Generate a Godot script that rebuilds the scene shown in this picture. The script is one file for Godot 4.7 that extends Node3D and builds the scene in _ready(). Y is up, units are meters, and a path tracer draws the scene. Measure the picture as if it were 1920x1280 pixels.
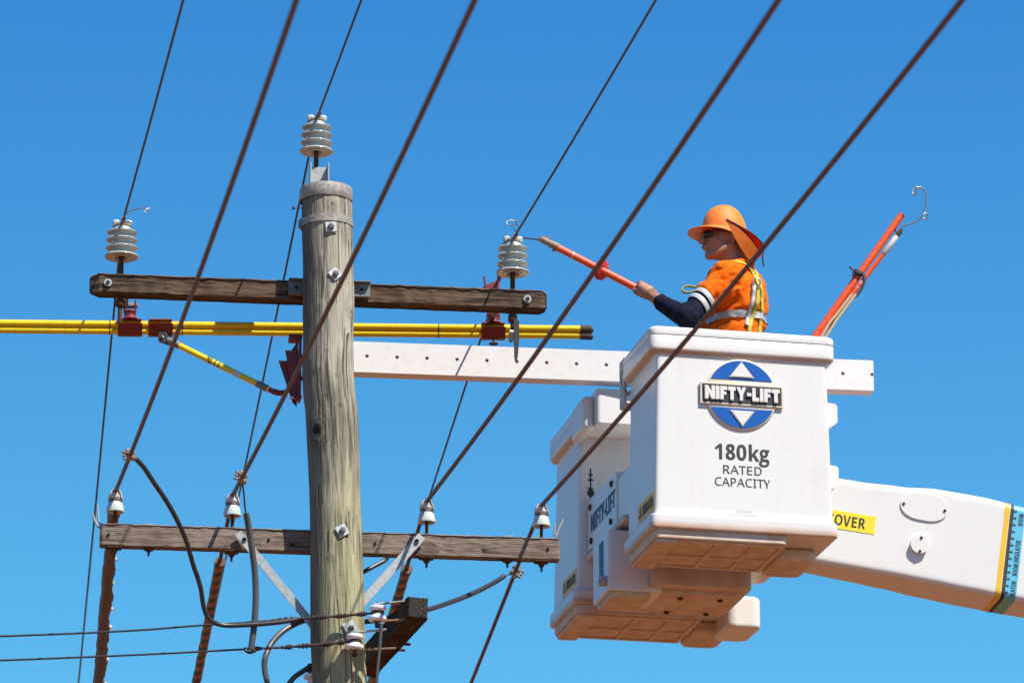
extends Node3D

var taken := {}
var M := {}
var rng := RandomNumberGenerator.new()


func _ready() -> void:
	rng.seed = 11
	camera_and_sky()
	materials()
	ground()
	pole()
	crossarms()
	high_insulators()
	low_insulators()
	service_rack()
	wires()
	jumpers()
	covers()
	live_line_poles()
	white_beam()
	buckets()
	platform_frame()
	boom()
	held_stick()
	spare_sticks()
	worker()


func camera_and_sky() -> void:
	var cam := Camera3D.new()
	cam.name = "camera"
	add_child(cam)
	cam.position = Vector3(-2.043, 1.6, 23.774)
	cam.rotation = Vector3(deg_to_rad(17.5), deg_to_rad(-7.2), 0)
	var at := CameraAttributesPhysical.new()
	at.frustum_focal_length = 168.75
	at.frustum_focus_distance = 25.0
	at.frustum_near = 0.1
	at.frustum_far = 6000.0
	at.exposure_aperture = 4.5
	cam.attributes = at
	cam.fov = 8.135
	cam.near = 0.1
	cam.far = 6000.0
	cam.current = true
	var sky_mat := ProceduralSkyMaterial.new()
	sky_mat.sky_top_color = Color(0.000, 0.073, 0.339).linear_to_srgb()
	sky_mat.sky_horizon_color = Color(0.279, 0.970, 1.091).linear_to_srgb()
	sky_mat.sky_curve = 0.115
	sky_mat.ground_bottom_color = Color(0.45, 0.28, 0.2)
	sky_mat.ground_horizon_color = Color(0.6, 0.5, 0.45)
	sky_mat.sun_angle_max = 1.0
	var sky := Sky.new()
	sky.sky_material = sky_mat
	var env := Environment.new()
	env.background_mode = Environment.BG_SKY
	env.sky = sky
	env.background_energy_multiplier = 1.0
	env.tonemap_mode = Environment.TONE_MAPPER_LINEAR
	env.tonemap_exposure = 1.65
	env.sdfgi_enabled = true
	env.ssao_enabled = true
	env.ssil_enabled = true
	var we := WorldEnvironment.new()
	we.name = "environment"
	we.environment = env
	add_child(we)
	var sun := DirectionalLight3D.new()
	sun.name = "sun"
	add_child(sun)
	sun.look_at_from_position(Vector3(0.44, 1.0, 0.55), Vector3.ZERO, Vector3.UP)
	sun.light_color = Color(1.0, 0.965, 0.91)
	sun.light_energy = 1.6
	sun.light_angular_distance = 0.5
	sun.shadow_enabled = true


# ---------------------------------------------------------------- naming
func numbered(called: String) -> String:
	if not taken.has(called):
		taken[called] = 0
		return called
	taken[called] += 1
	return "%s_%03d" % [called, taken[called]]


func tag(o: Node3D, label: String, category: String, group := "") -> Node3D:
	o.set_meta("label", label)
	o.set_meta("category", category)
	if group:
		o.set_meta("group", group)
	return o


func thing(called: String, label: String, category: String, at := Vector3.ZERO, turn := Vector3.ZERO, group := "") -> Node3D:
	var o := Node3D.new()
	o.name = numbered(called)
	add_child(o)
	o.position = at
	o.rotation = turn
	tag(o, label, category, group)
	return o


func put(called: String, mesh: Mesh, mat: Material, parent: Node3D = self, at := Vector3.ZERO, turn := Vector3.ZERO) -> MeshInstance3D:
	var o := MeshInstance3D.new()
	if parent == self:
		o.name = numbered(called)
	else:
		var n := called
		var k := 0
		while parent.has_node(NodePath(n)):
			k += 1
			n = "%s_%03d" % [called, k]
		o.name = n
	o.mesh = mesh
	o.material_override = mat
	o.position = at
	o.rotation = turn
	parent.add_child(o, true)
	return o


func single(called: String, label: String, category: String, mesh: Mesh, mat: Material, group := "") -> MeshInstance3D:
	var o := put(called, mesh, mat)
	tag(o, label, category, group)
	return o


func copy_of(o: Node3D, called: String, label: String, at: Vector3) -> Node3D:
	var c: Node3D = o.duplicate()
	c.name = numbered(called)
	add_child(c)
	c.position = at
	c.set_meta("label", label)
	return c


# ---------------------------------------------------------------- shapes
func sm() -> SurfaceTool:
	var s := SurfaceTool.new()
	s.begin(Mesh.PRIMITIVE_TRIANGLES)
	s.set_smooth_group(0)
	return s


func done(s: SurfaceTool) -> ArrayMesh:
	s.generate_normals()
	return s.commit()


func tri(s: SurfaceTool, a: Vector3, b: Vector3, c: Vector3, ua := Vector2.ZERO, ub := Vector2.ZERO, uc := Vector2.ZERO) -> void:
	s.set_uv(ua)
	s.add_vertex(a)
	s.set_uv(ub)
	s.add_vertex(b)
	s.set_uv(uc)
	s.add_vertex(c)


# rows run along, columns round; a quad a b c d (a, next column, diagonal, next row) is front when clockwise
func rows(s: SurfaceTool, r: Array, closed: bool, us: PackedFloat32Array, vs: PackedFloat32Array, flip := false) -> void:
	var n: int = r[0].size()
	var last: int = n if closed else n - 1
	for i in r.size() - 1:
		for j in last:
			var k := (j + 1) % n
			var a: Vector3 = r[i][j]
			var b: Vector3 = r[i][k]
			var c: Vector3 = r[i + 1][k]
			var d: Vector3 = r[i + 1][j]
			var ua := Vector2(us[i], vs[j])
			var ub := Vector2(us[i], vs[j + 1])
			var uc := Vector2(us[i + 1], vs[j + 1])
			var ud := Vector2(us[i + 1], vs[j])
			if flip:
				tri(s, a, c, b, ua, uc, ub)
				tri(s, a, d, c, ua, ud, uc)
			else:
				tri(s, a, b, c, ua, ub, uc)
				tri(s, a, c, d, ua, uc, ud)


func steps(n: int, length := 1.0) -> PackedFloat32Array:
	var p := PackedFloat32Array()
	for i in n:
		p.append(length * i / maxf(1.0, n - 1))
	return p


func fan(s: SurfaceTool, ring: PackedVector3Array, flip := false) -> void:
	s.set_smooth_group(-1)
	var c := Vector3.ZERO
	for p in ring:
		c += p
	c /= ring.size()
	for j in ring.size():
		var a := ring[j]
		var b := ring[(j + 1) % ring.size()]
		var u := Vector2(0.5, 0.5)
		var ua := Vector2(a.x + a.z, a.y + a.z)
		var ub := Vector2(b.x + b.z, b.y + b.z)
		if flip:
			tri(s, c, b, a, u, ub, ua)
		else:
			tri(s, c, a, b, u, ua, ub)
	s.set_smooth_group(0)


func tube(s: SurfaceTool, path: PackedVector3Array, radius, sides := 8, caps := true, squash := 1.0) -> void:
	var r := []
	var us := PackedFloat32Array()
	var t := (path[1] - path[0]).normalized()
	var n := t.cross(Vector3.UP)
	if n.length() < 0.05:
		n = t.cross(Vector3.RIGHT)
	n = n.normalized()
	var run := 0.0
	for i in path.size():
		if i > 0:
			run += path[i].distance_to(path[i - 1])
			var t2 := (path[mini(i + 1, path.size() - 1)] - path[i - 1]).normalized()
			n = (n - t2 * n.dot(t2)).normalized()
			t = t2
		var b := n.cross(t)
		var rad: float = radius[i] if radius is Array or radius is PackedFloat32Array else radius
		var ring := PackedVector3Array()
		for j in sides:
			var a := TAU * j / sides
			ring.append(path[i] + n * cos(a) * rad + b * sin(a) * rad * squash)
		r.append(ring)
		us.append(run)
	rows(s, r, true, us, steps(sides + 1))
	if caps:
		fan(s, r[0], true)
		fan(s, r[-1])


# a Catmull-Rom curve through points
func curve(p: PackedVector3Array, each := 6) -> PackedVector3Array:
	var o := PackedVector3Array()
	for i in p.size() - 1:
		var a := p[maxi(i - 1, 0)]
		var d := p[mini(i + 2, p.size() - 1)]
		for k in each:
			o.append(p[i].cubic_interpolate(p[i + 1], a, d, float(k) / each))
	o.append(p[-1])
	return o


func tube_mesh(path: PackedVector3Array, radius, sides := 8) -> ArrayMesh:
	var s := sm()
	tube(s, path, radius, sides)
	return done(s)


# profile of (radius, height) from bottom to top; sharp turns are creased
func lathe(s: SurfaceTool, profile: PackedVector2Array, segs := 24, xf := Transform3D()) -> void:
	var group := 0
	for i in profile.size() - 1:
		if i > 0:
			var d0 := profile[i] - profile[i - 1]
			var d1 := profile[i + 1] - profile[i]
			if absf(d0.angle_to(d1)) > 0.9:
				group += 1
		s.set_smooth_group(group)
		var r := []
		for e in 2:
			var ring := PackedVector3Array()
			for j in segs:
				var a := TAU * j / segs
				ring.append(xf * Vector3(profile[i + e].x * cos(a), profile[i + e].y, profile[i + e].x * sin(a)))
			r.append(ring)
		rows(s, r, true, PackedFloat32Array([i * 0.1, i * 0.1 + 0.1]), steps(segs + 1))
	s.set_smooth_group(0)


func pv(list: Array) -> PackedVector2Array:
	var p := PackedVector2Array()
	for i in range(0, list.size(), 2):
		p.append(Vector2(list[i], list[i + 1]))
	return p


# a box with chamfered edges; grain along x
func cbox(s: SurfaceTool, size: Vector3, c: float, xf := Transform3D()) -> void:
	s.set_smooth_group(-1)
	var h := size / 2
	c = minf(c, minf(h.x, minf(h.y, h.z)) * 0.9)
	for axis in 3:
		var u := (axis + 1) % 3
		var w := (axis + 2) % 3
		for sg in [-1.0, 1.0]:
			var q := []
			for k in [[-1, -1], [1, -1], [1, 1], [-1, 1]]:
				var p := Vector3.ZERO
				p[axis] = h[axis] * sg
				p[u] = (h[u] - c) * k[0]
				p[w] = (h[w] - c) * k[1]
				q.append(p)
			four(s, xf, q, sg > 0)
	for axis in 3:
		var u := (axis + 1) % 3
		var w := (axis + 2) % 3
		for su in [-1.0, 1.0]:
			for sw in [-1.0, 1.0]:
				var q := []
				for k in [[-1, 0], [1, 0], [1, 1], [-1, 1]]:
					var p := Vector3.ZERO
					p[axis] = (h[axis] - c) * k[0]
					p[u] = (h[u] - c * k[1]) * su
					p[w] = (h[w] - c * (1 - k[1])) * sw
					q.append(p)
				four(s, xf, q, su * sw < 0)
	for sx in [-1.0, 1.0]:
		for sy in [-1.0, 1.0]:
			for sz in [-1.0, 1.0]:
				var a := Vector3(h.x * sx, (h.y - c) * sy, (h.z - c) * sz)
				var b := Vector3((h.x - c) * sx, h.y * sy, (h.z - c) * sz)
				var d := Vector3((h.x - c) * sx, (h.y - c) * sy, h.z * sz)
				if sx * sy * sz > 0:
					tri(s, xf * a, xf * d, xf * b)
				else:
					tri(s, xf * a, xf * b, xf * d)
	s.set_smooth_group(0)


func four(s: SurfaceTool, xf: Transform3D, q: Array, flip: bool) -> void:
	var uv := []
	for p in q:
		uv.append(Vector2(p.x, p.y + p.z))
	if flip:
		tri(s, xf * q[0], xf * q[2], xf * q[1], uv[0], uv[2], uv[1])
		tri(s, xf * q[0], xf * q[3], xf * q[2], uv[0], uv[3], uv[2])
	else:
		tri(s, xf * q[0], xf * q[1], xf * q[2], uv[0], uv[1], uv[2])
		tri(s, xf * q[0], xf * q[2], xf * q[3], uv[0], uv[2], uv[3])


func box_mesh(size: Vector3, c := 0.004) -> ArrayMesh:
	var s := sm()
	cbox(s, size, c)
	return done(s)


# a flat outline (x, y) given thickness along z, with a small bevel towards +z
func prism(s: SurfaceTool, poly: PackedVector2Array, z0: float, z1: float, xf := Transform3D()) -> void:
	s.set_smooth_group(-1)
	if Geometry2D.is_polygon_clockwise(poly):
		poly.reverse()
	var idx := Geometry2D.triangulate_polygon(poly)
	for i in range(0, idx.size(), 3):
		var a := poly[idx[i]]
		var b := poly[idx[i + 1]]
		var c := poly[idx[i + 2]]
		if (b - a).cross(c - a) < 0:
			var t := b
			b = c
			c = t
		tri(s, xf * Vector3(a.x, a.y, z1), xf * Vector3(c.x, c.y, z1), xf * Vector3(b.x, b.y, z1), a, c, b)
		tri(s, xf * Vector3(a.x, a.y, z0), xf * Vector3(b.x, b.y, z0), xf * Vector3(c.x, c.y, z0), a, b, c)
	for i in poly.size():
		var a := poly[i]
		var b := poly[(i + 1) % poly.size()]
		var q := [Vector3(a.x, a.y, z0), Vector3(b.x, b.y, z0), Vector3(b.x, b.y, z1), Vector3(a.x, a.y, z1)]
		four(s, xf, q, true)
	s.set_smooth_group(0)


func prism_mesh(poly: PackedVector2Array, z0: float, z1: float) -> ArrayMesh:
	var s := sm()
	prism(s, poly, z0, z1)
	return done(s)


func disc(radius: float, n := 32, cx := 0.0, cy := 0.0) -> PackedVector2Array:
	var p := PackedVector2Array()
	for i in n:
		p.append(Vector2(cx + radius * cos(TAU * i / n), cy + radius * sin(TAU * i / n)))
	return p


# rounded rectangle ring in the xz plane
func rring(hx: float, hz: float, r: float, y: float, cx := 0.0, cz := 0.0) -> PackedVector3Array:
	var p := PackedVector3Array()
	r = minf(r, minf(hx, hz) * 0.95)
	var corners := [[1, 1], [-1, 1], [-1, -1], [1, -1]]
	for q in 4:
		var c: Array = corners[q]
		var a0 := q * PI / 2
		for k in 7:
			var a := a0 + PI / 2 * k / 6.0
			p.append(Vector3(cx + c[0] * (hx - r) + r * cos(a), y, cz + c[1] * (hz - r) + r * sin(a)))
		# supports on the flats keep them flat
		var nx: Array = corners[(q + 1) % 4]
		var e0 := p[-1]
		var a2 := a0 + PI / 2
		var e1 := Vector3(cx + nx[0] * (hx - r) + r * cos(a2), y, cz + nx[1] * (hz - r) + r * sin(a2))
		p.append(e0.lerp(e1, 0.03))
		p.append(e0.lerp(e1, 0.35))
		p.append(e0.lerp(e1, 0.65))
		p.append(e0.lerp(e1, 0.97))
	return p


# shell through rounded rectangles: list of [y, half x, half z, corner, centre x, centre z]
func shell(s: SurfaceTool, list: Array, cap_low := true, cap_high := true, by_length := false) -> void:
	var r := []
	for a in list:
		r.append(rring(a[1], a[2], a[3], a[0], a[4] if a.size() > 4 else 0.0, a[5] if a.size() > 5 else 0.0))
	var us := steps(r.size())
	var vs := steps(r[0].size() + 1)
	if by_length:
		us = run_of(list)
		vs = PackedFloat32Array([0.0])
		for j in r[0].size():
			vs.append(vs[-1] + r[0][j].distance_to(r[0][(j + 1) % r[0].size()]))
		for j in vs.size():
			vs[j] /= vs[-1] if j < vs.size() - 1 else 1.0
		vs[-1] = 1.0
	rows(s, r, true, us, vs)
	if cap_low:
		fan(s, r[0], true)
	if cap_high:
		fan(s, r[-1])


# how far along its profile each ring of a shell lies, from 0 to 1
func run_of(list: Array) -> PackedFloat32Array:
	var us := PackedFloat32Array([0.0])
	for i in range(1, list.size()):
		us.append(us[-1] + Vector2(list[i][0] - list[i - 1][0], list[i][1] - list[i - 1][1]).length())
	var all := us[-1]
	for i in us.size():
		us[i] /= all
	return us


# gelcoat with red dust on ledges, ground bounce painted under them, faint runs and rubbed rims
func bucket_paint(list: Array) -> StandardMaterial3D:
	var us := run_of(list)
	var lip := 0.0
	var under := 0.0
	var top := 0.0
	for i in list.size():
		if list[i][0] <= 0.079:
			lip = us[i]
		if list[i][0] <= 0.944 and top == 0.0:
			under = us[i]
		if list[i][0] >= 1.0895 and top == 0.0:
			top = us[i]
	var w := 1024
	var h := 1024
	var runs := gray(w, h, 24, h, 0.06, 301, 3)
	var cloud := gray(w, h, 128, 128, 0.03, 302, 4)
	var fine := gray(w, h, w, h, 0.06, 303, 3)
	var px := PackedByteArray()
	px.resize(w * h * 3)
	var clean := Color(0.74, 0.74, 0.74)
	var dust_and_bounce := Color(0.5, 0.27, 0.13)
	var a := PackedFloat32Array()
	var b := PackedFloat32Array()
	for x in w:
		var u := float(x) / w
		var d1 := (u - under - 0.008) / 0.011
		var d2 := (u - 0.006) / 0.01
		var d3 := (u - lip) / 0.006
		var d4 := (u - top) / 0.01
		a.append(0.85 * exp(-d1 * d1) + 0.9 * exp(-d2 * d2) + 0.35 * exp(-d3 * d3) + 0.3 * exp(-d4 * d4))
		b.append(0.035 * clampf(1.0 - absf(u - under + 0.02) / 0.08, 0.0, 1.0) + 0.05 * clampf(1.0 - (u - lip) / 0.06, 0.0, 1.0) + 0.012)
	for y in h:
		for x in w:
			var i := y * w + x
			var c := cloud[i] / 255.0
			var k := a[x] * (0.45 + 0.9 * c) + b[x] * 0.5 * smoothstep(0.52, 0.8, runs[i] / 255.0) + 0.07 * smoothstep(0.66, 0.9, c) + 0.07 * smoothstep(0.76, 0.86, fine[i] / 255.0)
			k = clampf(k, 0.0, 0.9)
			px[i * 3] = int(255.0 * lerpf(clean.r, dust_and_bounce.r, k))
			px[i * 3 + 1] = int(255.0 * lerpf(clean.g, dust_and_bounce.g, k))
			px[i * 3 + 2] = int(255.0 * lerpf(clean.b, dust_and_bounce.b, k))
	for i in px.size():
		px[i] = int(255.0 * pow(0.84 * px[i] / 255.0, 1.0 / 2.25))
	var m := plain("bucket_gelcoat", Color.WHITE, 0.32)
	m.albedo_texture = ImageTexture.create_from_image(Image.create_from_data(w, h, false, Image.FORMAT_RGB8, px))
	return m


# soft-edged block standing on y0 .. y1
func soft(s: SurfaceTool, x0: float, x1: float, y0: float, y1: float, z0: float, z1: float, r := 0.02, b := 0.01) -> void:
	b = minf(b, (y1 - y0) / 3.6)
	var hx := (x1 - x0) / 2
	var hz := (z1 - z0) / 2
	var cx := (x0 + x1) / 2
	var cz := (z0 + z1) / 2
	var list := []
	for k in 4:
		var a := PI / 2 * k / 3.0
		list.append([y0 + b - b * cos(a), hx - b + b * sin(a), hz - b + b * sin(a), r, cx, cz])
	list.append([y0 + b * 1.6, hx, hz, r, cx, cz])
	list.append([y1 - b * 1.6, hx, hz, r, cx, cz])
	for k in 4:
		var a := PI / 2 * k / 3.0
		list.append([y1 - b + b * sin(a), hx - b + b * cos(a), hz - b + b * cos(a), r, cx, cz])
	shell(s, list)


func soft_mesh(x0: float, x1: float, y0: float, y1: float, z0: float, z1: float, r := 0.02, b := 0.01) -> ArrayMesh:
	var s := sm()
	soft(s, x0, x1, y0, y1, z0, z1, r, b)
	return done(s)


func bolt_head(s: SurfaceTool, xf: Transform3D, r := 0.018, h := 0.014, sides := 6) -> void:
	lathe(s, pv([0.001, h, 0.001, h, r * 0.8, h]), sides, xf)
	lathe(s, pv([r, 0, r, h * 0.8, r * 0.82, h, 0.0005, h]), sides, xf)


# basis whose y axis is the given direction
func upto(dir: Vector3, at := Vector3.ZERO) -> Transform3D:
	var y := dir.normalized()
	var x := y.cross(Vector3.FORWARD if absf(y.z) < 0.9 else Vector3.RIGHT).normalized()
	return Transform3D(Basis(x, y, x.cross(y)), at)


func lettering(text: String, width: float, height: float, bold: bool, depth := 0.002) -> ArrayMesh:
	var t := TextMesh.new()
	var f := SystemFont.new()
	f.font_names = PackedStringArray(["Droid Sans"])
	if bold:
		f.font_weight = 700
	t.font = f
	t.text = text
	t.font_size = 64
	t.pixel_size = 0.01
	t.depth = 0.1
	t.curve_step = 1.0
	var box := t.get_aabb()
	var s := SurfaceTool.new()
	s.begin(Mesh.PRIMITIVE_TRIANGLES)
	var k := Vector3(width / box.size.x, height / box.size.y, depth / 0.1)
	for i in t.get_surface_count():
		s.append_from(t, i, Transform3D(Basis.from_scale(k), -(box.position + box.size / 2) * k))
	return s.commit()


# ---------------------------------------------------------------- materials
func plain(called: String, c: Color, rough := 0.7, metal := 0.0) -> StandardMaterial3D:
	var m := StandardMaterial3D.new()
	m.resource_name = called
	m.albedo_color = (c if c == Color.WHITE else deep(c)).linear_to_srgb()
	m.roughness = rough
	m.metallic = metal
	if rough >= 0.8:
		m.metallic_specular = 0.2
	M[called] = m
	return m


func deep(c: Color) -> Color:
	return Color(c.r * 0.84, c.g * 0.84, c.b * 0.84)


func noise(freq: float, seed_: int, octaves := 4, kind := FastNoiseLite.TYPE_SIMPLEX_SMOOTH) -> FastNoiseLite:
	var n := FastNoiseLite.new()
	n.noise_type = kind
	n.seed = seed_
	n.frequency = freq
	n.fractal_octaves = octaves
	return n


func gray(w: int, h: int, from_w: int, from_h: int, freq: float, seed_: int, octaves := 3) -> PackedByteArray:
	var im := noise(freq, seed_, octaves).get_seamless_image(from_w, from_h)
	im.convert(Image.FORMAT_L8)
	if from_w != w or from_h != h:
		im.resize(w, h, Image.INTERPOLATE_CUBIC)
	return im.get_data()


# blotchy colour laid in object space on all three planes
func mottled(called: String, dark: Color, light: Color, rough: float, scale: float, seed_: int, metal := 0.0, octaves := 5, bump := 0.0, lo := 0.25, hi := 0.75) -> StandardMaterial3D:
	var m := plain(called, Color.WHITE, rough, metal)
	var t := NoiseTexture2D.new()
	t.width = 512
	t.height = 512
	t.seamless = true
	t.noise = noise(0.012, seed_, octaves)
	var g := Gradient.new()
	g.offsets = PackedFloat32Array([lo, hi])
	g.colors = PackedColorArray([deep(dark).linear_to_srgb(), deep(light).linear_to_srgb()])
	t.color_ramp = g
	m.albedo_texture = t
	m.uv1_triplanar = true
	m.uv1_scale = Vector3.ONE * scale
	if bump > 0:
		var b := NoiseTexture2D.new()
		b.width = 512
		b.height = 512
		b.seamless = true
		b.as_normal_map = true
		b.bump_strength = bump
		b.noise = noise(0.03, seed_ + 7, octaves)
		m.normal_enabled = true
		m.normal_texture = b
	return m


# wood whose grain runs along u: returns [colour image, height image]
func wood_images(w: int, h: int, seed_: int, ramp: Array, crack_at: int, weather_and_shade: Color, knots: Array, u_m: float, v_m: float) -> Array:
	var broad := gray(w, h, 64, 64, 0.035, seed_, 3)
	var streak := gray(w, h, w / 32, h, 0.05, seed_ + 1, 4)
	var fine := gray(w, h, w / 24, h, 0.2, seed_ + 2, 3)
	var crack := gray(w, h, w / 48, h, 0.03, seed_ + 3, 2)
	var gap := gray(w, h, 96, 96, 0.05, seed_ + 4, 2)
	var speck := gray(w, h, w, h, 0.12, seed_ + 5, 2)
	var col := PackedByteArray()
	col.resize(w * h * 3)
	var hgt := PackedByteArray()
	hgt.resize(w * h)
	for y in h:
		for x in w:
			var i := y * w + x
			var f := float(x) / w
			var b := broad[i] / 255.0
			var st := streak[i] / 255.0
			var fi := fine[i] / 255.0
			var kn := 0.0
			for k in knots:
				if absf(f - k[0]) * u_m > k[2] * 3.0:
					continue
				var dx: float = (f - k[0]) * u_m
				var dy: float = (float(y) / h - k[1]) * v_m
				var e: float = sqrt(dx * dx * 0.55 + dy * dy) / k[2]
				if e < 2.2:
					var ring := 0.5 + 0.5 * sin(e * 15.0 + b * 14.0 + st * 3.0)
					var on := clampf(2.2 - e, 0.0, 1.0)
					kn = maxf(kn, on * (0.24 * ring + (0.65 if e < 0.45 else 0.15)) * k[3])
			var t := clampf(0.5 + (b - 0.5) * 0.9 + (st - 0.5) * 1.0 + (fi - 0.5) * 0.8 + (speck[i] / 255.0 - 0.5) * 0.25, 0.0, 1.0)
			var at := lerpf(0.0, ramp.size() - 2.0, f)
			var r0 := int(at)
			r0 = mini(r0, ramp.size() - 3) if ramp.size() > 2 else 0
			r0 = r0 - r0 % 2
			var c: Color = (ramp[r0] as Color).lerp(ramp[r0 + 1], t)
			if ramp.size() > 2:
				var c2: Color = (ramp[2] as Color).lerp(ramp[3], t)
				var c1: Color = (ramp[0] as Color).lerp(ramp[1], t)
				c = c1.lerp(c2, smoothstep(0.3, 0.75, f + (b - 0.5) * 0.25))
			var side := 1.0 - absf(float(y) / h - 0.3) / 0.14 if ramp.size() > 2 else 0.0  # shade of the left side painted into the grain, along with grey weathering
			c = c.lerp(weather_and_shade, clampf(side * 1.4 + (st - 0.5) * 2.4 + (b - 0.5) * 1.2, 0.0, 0.75)) if side > -0.3 else c
			var wet := smoothstep(0.55, 0.85, b * 0.6 + st * 0.4)
			c = c.lerp(weather_and_shade, wet * 0.55)
			var cr := 0.0
			var away := absi(int(crack[i]) - 128)
			if away < crack_at and gap[i] > 132:
				cr = 1.0 - float(away) / crack_at
			c = c.lerp(Color(0.02, 0.017, 0.012), minf(maxf(cr * 0.95, kn * 0.85), 1.0))
			col[i * 3] = int(clampf(c.r, 0, 1) * 255.0)
			col[i * 3 + 1] = int(clampf(c.g, 0, 1) * 255.0)
			col[i * 3 + 2] = int(clampf(c.b, 0, 1) * 255.0)
			hgt[i] = int(clampf(0.55 + (st - 0.5) * 0.35 + (fi - 0.5) * 0.5 - cr * 0.5 - kn * 0.3, 0, 1) * 255.0)
	# the ramp colours above are linear; store as sRGB
	var lut := PackedByteArray()
	for k in 256:
		lut.append(int(Color(k / 255.0 * 0.84, 0, 0).linear_to_srgb().r * 255.0))
	for i in col.size():
		col[i] = lut[col[i]]
	var ci := Image.create_from_data(w, h, false, Image.FORMAT_RGB8, col)
	var hi := Image.create_from_data(w, h, false, Image.FORMAT_L8, hgt)
	return [ci, hi]


func wood(called: String, images: Array, rough: float, bump: float) -> StandardMaterial3D:
	var m := plain(called, Color.WHITE, rough)
	m.albedo_texture = ImageTexture.create_from_image(images[0])
	var n: Image = images[1].duplicate()
	n.convert(Image.FORMAT_RGBA8)
	n.bump_map_to_normal_map(bump)
	m.normal_enabled = true
	m.normal_texture = ImageTexture.create_from_image(n)
	return m


func materials() -> void:
	var knots := []
	for k in pole_knots():
		knots.append([(9.96 - k[0]) / 3.2, fposmod(0.5 + k[1] / TAU, 1.0), k[2], k[3]])
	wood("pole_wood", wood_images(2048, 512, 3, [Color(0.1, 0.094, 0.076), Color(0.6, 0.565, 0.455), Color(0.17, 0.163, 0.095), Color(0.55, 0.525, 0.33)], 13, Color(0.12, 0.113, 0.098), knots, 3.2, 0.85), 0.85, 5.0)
	wood("arm_wood", wood_images(1024, 256, 21, [Color(0.06, 0.039, 0.027), Color(0.245, 0.168, 0.115)], 7, Color(0.03, 0.024, 0.02), [], 1.0, 0.25), 0.85, 2.5)
	wood("low_arm_wood", wood_images(1024, 256, 33, [Color(0.15, 0.115, 0.093), Color(0.4, 0.325, 0.27)], 6, Color(0.12, 0.095, 0.08), [], 1.0, 0.25), 0.85, 2.5)
	wood("old_wood", wood_images(1024, 256, 45, [Color(0.03, 0.02, 0.015), Color(0.13, 0.09, 0.065)], 9, Color(0.02, 0.016, 0.014), [], 1.0, 0.25), 0.9, 2.5)
	mottled("end_grain", Color(0.022, 0.02, 0.02), Color(0.075, 0.068, 0.064), 0.9, 14.0, 51, 0.0, 5, 4.0)
	mottled("galvanised", Color(0.34, 0.36, 0.37), Color(0.44, 0.46, 0.47), 0.55, 4.0, 61, 0.2, 4, 0.6)
	mottled("cap_metal", Color(0.24, 0.22, 0.19), Color(0.4, 0.39, 0.36), 0.65, 5.0, 60, 0.1, 5, 1.0)
	mottled("dull_steel", Color(0.13, 0.14, 0.15), Color(0.24, 0.25, 0.26), 0.6, 8.0, 62, 0.2)
	mottled("rust", Color(0.05, 0.028, 0.018), Color(0.16, 0.08, 0.045), 0.85, 14.0, 63, 0.0, 5, 3.0)
	mottled("porcelain", Color(0.4, 0.46, 0.46), Color(0.5, 0.55, 0.54), 0.14, 5.0, 64, 0.0, 3)
	mottled("bell_porcelain", Color(0.52, 0.58, 0.56), Color(0.6, 0.65, 0.63), 0.16, 5.0, 59, 0.0, 3)
	mottled("white_porcelain", Color(0.74, 0.74, 0.78), Color(0.84, 0.84, 0.86), 0.15, 6.0, 65, 0.0, 3)
	plain("copper_wire", Color(0.155, 0.09, 0.07), 0.6).metallic_specular = 0.2
	plain("dark_wire", Color(0.07, 0.046, 0.042), 0.55).metallic_specular = 0.3
	mottled("clamp_bronze", Color(0.15, 0.1, 0.065), Color(0.42, 0.31, 0.22), 0.6, 20.0, 68, 0.1, 5, 3.0)
	plain("cable_black", Color(0.034, 0.036, 0.042), 0.36)
	plain("cable_grey", Color(0.08, 0.08, 0.082), 0.38)
	mottled("gelcoat", Color(0.715, 0.71, 0.7), Color(0.74, 0.74, 0.74), 0.34, 0.8, 71, 0.0, 4, 0.0, 0.05, 0.4)
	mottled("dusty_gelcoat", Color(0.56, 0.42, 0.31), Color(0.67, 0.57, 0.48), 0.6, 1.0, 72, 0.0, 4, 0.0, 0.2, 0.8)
	mottled("beam_white", Color(0.76, 0.745, 0.72), Color(0.8, 0.8, 0.795), 0.4, 2.2, 73, 0.0, 5, 0.0, 0.15, 0.45)
	mottled("yellow_fibreglass", Color(0.78, 0.52, 0.004), Color(0.86, 0.62, 0.008), 0.3, 3.0, 74, 0.0, 5, 0.0, 0.1, 0.5)
	mottled("orange_fibreglass", Color(0.8, 0.075, 0.012), Color(0.88, 0.125, 0.025), 0.42, 7.0, 75, 0.0, 5)
	mottled("red_paint", Color(0.15, 0.011, 0.013), Color(0.27, 0.027, 0.027), 0.5, 12.0, 76, 0.0, 5, 1.5)
	mottled("rubber", Color(0.05, 0.042, 0.035), Color(0.14, 0.12, 0.1), 0.9, 18.0, 77, 0.0, 5, 3.0)
	mottled("shirt_orange", Color(0.8, 0.115, 0.004), Color(0.95, 0.185, 0.008), 0.85, 3.0, 78, 0.0, 5, 2.0)
	mottled("hat_orange", Color(0.88, 0.2, 0.012), Color(0.93, 0.245, 0.018), 0.6, 3.0, 79, 0.0, 4)
	mottled("navy_cloth", Color(0.006, 0.008, 0.018), Color(0.018, 0.022, 0.045), 0.9, 9.0, 80, 0.0, 5, 1.5)
	mottled("skin", Color(0.3, 0.135, 0.085), Color(0.43, 0.215, 0.145), 0.52, 11.0, 81, 0.0, 4, 1.0)
	mottled("hivis_web", Color(0.42, 0.38, 0.03), Color(0.62, 0.55, 0.07), 0.75, 20.0, 82, 0.0, 4, 2.0)
	mottled("rope", Color(0.42, 0.36, 0.22), Color(0.66, 0.6, 0.42), 0.9, 30.0, 83, 0.0, 4, 4.0)
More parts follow.
